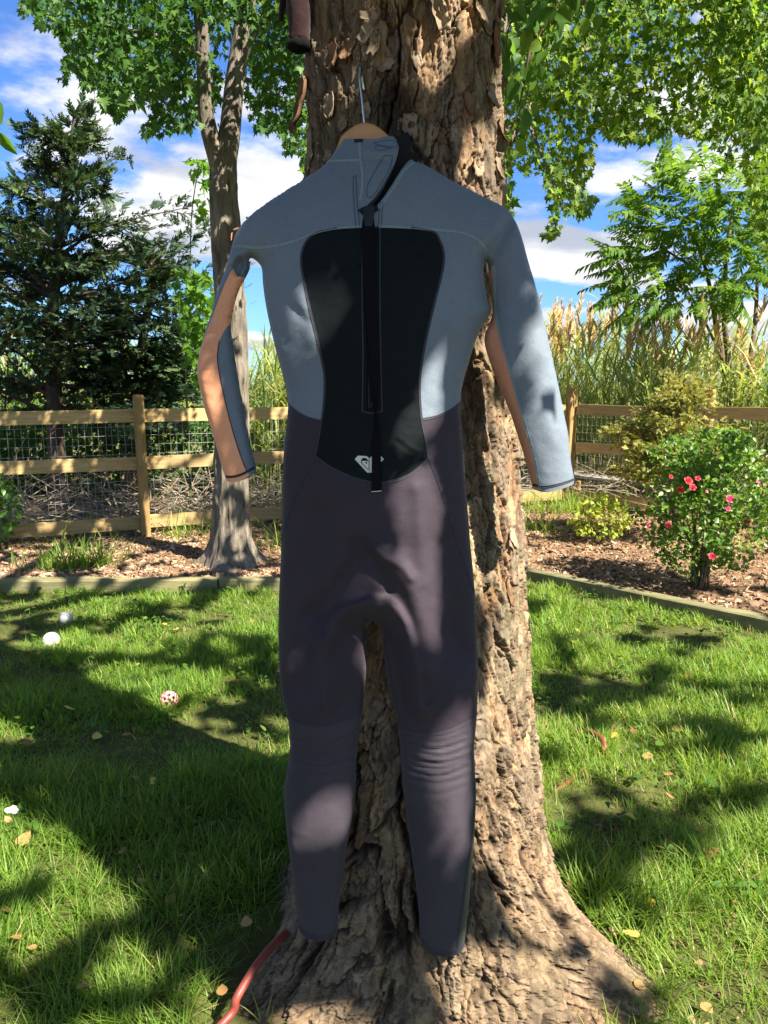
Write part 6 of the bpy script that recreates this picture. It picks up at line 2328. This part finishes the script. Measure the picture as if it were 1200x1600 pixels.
# ================================================================== GRASS
def lawn_clear(X, Y):
    """bare where the trunk stands and on worn patches"""
    d = np.hypot((X - .10), (Y - BY))
    ang = np.arctan2(X - .10, -(Y - BY))
    rr = .40 + .24 * np.exp(-(ang / .75) ** 4) + .10 * np.exp(-((ang - .99) / .33) ** 2) + .20 * np.exp(-((ang + .82) / .40) ** 2)
    t = sstep(rr - .06, rr + .05, d)
    for (px, py, a, b, k_) in [(75, 1362, .13, .10, .9), (190, 1330, .06, .05, .8), (1010, 965, .25, .10, .55), (1080, 990, .22, .10, .75), (1090, 1530, .17, .15, .75), (960, 1478, .10, .06, .5), (400, 1160, .12, .08, .3)]:
        q = ground(px, py)
        t = t * (1 - k_ * np.exp(-((X - q[0]) / a) ** 2 - ((Y - q[1]) / b) ** 2))
    return t


def grass(n_, x0, x1, y0, y1, hmin, hmax, w_, seed):
    x = RNG.uniform(x0, x1, n_)
    y = RNG.uniform(y0, y1, n_)
    # keep what the picture can see, with a wide margin for other viewpoints
    ok = (y < front(x) - .005) & (np.abs(x) < .62 * y + .75)
    x, y = x[ok], y[ok]
    cl = fbm(x * 3.2, y * 3.2, seed=80, o=3)
    p = lawn_clear(x, y) * np.clip(.72 + .9 * cl, .22, 1)
    m = RNG.random(len(x)) < p
    x, y, cl = x[m], y[m], cl[m]
    n2 = len(x)
    # gather into little tufts
    tx, ty = np.round(x / .045) * .045, np.round(y / .045) * .045
    j1, j2 = _h(np.round(x / .045), np.round(y / .045), 1, 5) - .5, _h(np.round(x / .045), np.round(y / .045), 2, 5) - .5
    g = .45
    x = x * (1 - g) + (tx + j1 * .06) * g
    y = y * (1 - g) + (ty + j2 * .06) * g
    V, F, t = blades(x, y, lawn_z(x, y) - .004, hmin, hmax, w_, .38, 0, 1)
    V = V.reshape(n2, 7, 3)
    grow = np.clip(.85 + .7 * cl + .25 * fbm(x * 9, y * 9, seed=81, o=2), .45, 1.6)
    base_ = V[:, :1].copy()
    V = base_ + (V - base_) * grow[:, None, None]
    tint = np.clip(RNG.beta(2, 2.6, n2) * .9 + .12 * fbm(x * 2, y * 2, seed=82, o=2) + (RNG.random(n2) < .035) * .5 + .10 * (x > .3), 0, 1)
    return V.reshape(-1, 3), F, np.repeat(tint, 7)


gs = [grass(125000, -2.0, 2.2, .75, 2.3, .05, .125, .0034, 1), grass(135000, -3.0, 3.2, 2.3, 3.6, .045, .10, .0040, 2), grass(100000, -3.9, 4.0, 3.6, 5.2, .035, .09, .0050, 3)]
V = np.concatenate([g[0] for g in gs])
offs = np.cumsum([0] + [len(g[0]) for g in gs[:-1]])
F = np.concatenate([g[1] + o for g, o in zip(gs, offs)])
obj("grass", mesh_np("grass", V, F, M['grass'], True, {'tint': np.concatenate([g[2] for g in gs])}), kind='stuff')
# broad-leaved weeds and the bright shoot at the trunk's foot
k_ = 900
wx = RNG.uniform(-2.6, 3.0, k_)
wy = RNG.uniform(1.6, 4.6, k_)
ok = (wy < front(wx) - .03) & (lawn_clear(wx, wy) > .6)
wx, wy = wx[ok], wy[ok]
rep = 5
wx, wy = np.repeat(wx, rep) + RNG.normal(0, .02, len(wx) * rep), np.repeat(wy, rep) + RNG.normal(0, .02, len(wy) * rep)
az = RNG.uniform(0, 6.28, len(wx))
V, F, t = scatter(OVATE[0], OVATE[1], np.stack([wx, wy, RNG.uniform(.02, .06, len(wx))], -1), frames(len(wx), np.stack([np.cos(az), np.sin(az), .2 + 0 * az], -1), .2, (0, 0, 1.0), .3), RNG.uniform(.015, .035, len(wx)), RNG.random(len(wx)))
obj("lawn_weeds", mesh_np("lawn_weeds", V, F, M['birch_leaf'], True, {'tint': t}), kind='stuff')
q = ground(415, 1588, .02)
V, F, t = blades(np.full(7, q[0]) + RNG.normal(0, .012, 7), np.full(7, q[1]), np.full(7, .0), .05, .10, .005, .25, .8, .93)
tag(obj("grass_shoot", mesh_np("grass_shoot", V, F, M['grass'], True, {'tint': t})), "bright green grass shoot at the trunk's foot in front of the bark", "grass shoot")
# crumbs of bark and twigs on the soil round the trunk
k_ = 1300
a_ = RNG.uniform(-.5, 2.2, k_)
rr = .36 + RNG.random(k_) ** 1.5 * .55
X_, Y_ = .10 + rr * np.sin(a_), BY - rr * np.cos(a_)
R = frames(k_, (1.0, 0, 0), .9, (0, 0, 1.0), .3)
R = np.stack([R[..., 1], -R[..., 0], R[..., 2]], -1)
R[:, :, 1] = np.cross(R[:, :, 2], R[:, :, 0])
V, F, t = scatter(bv, bf, np.stack([X_, Y_, lawn_z(X_, Y_) + .003], -1), R, np.minimum(RNG.lognormal(math.log(.011), .45, k_), .028))
obj("bark_crumbs", mesh_np("bark_crumbs", V, F, M['chip'], False, {'tint': t * .6}), kind='stuff')
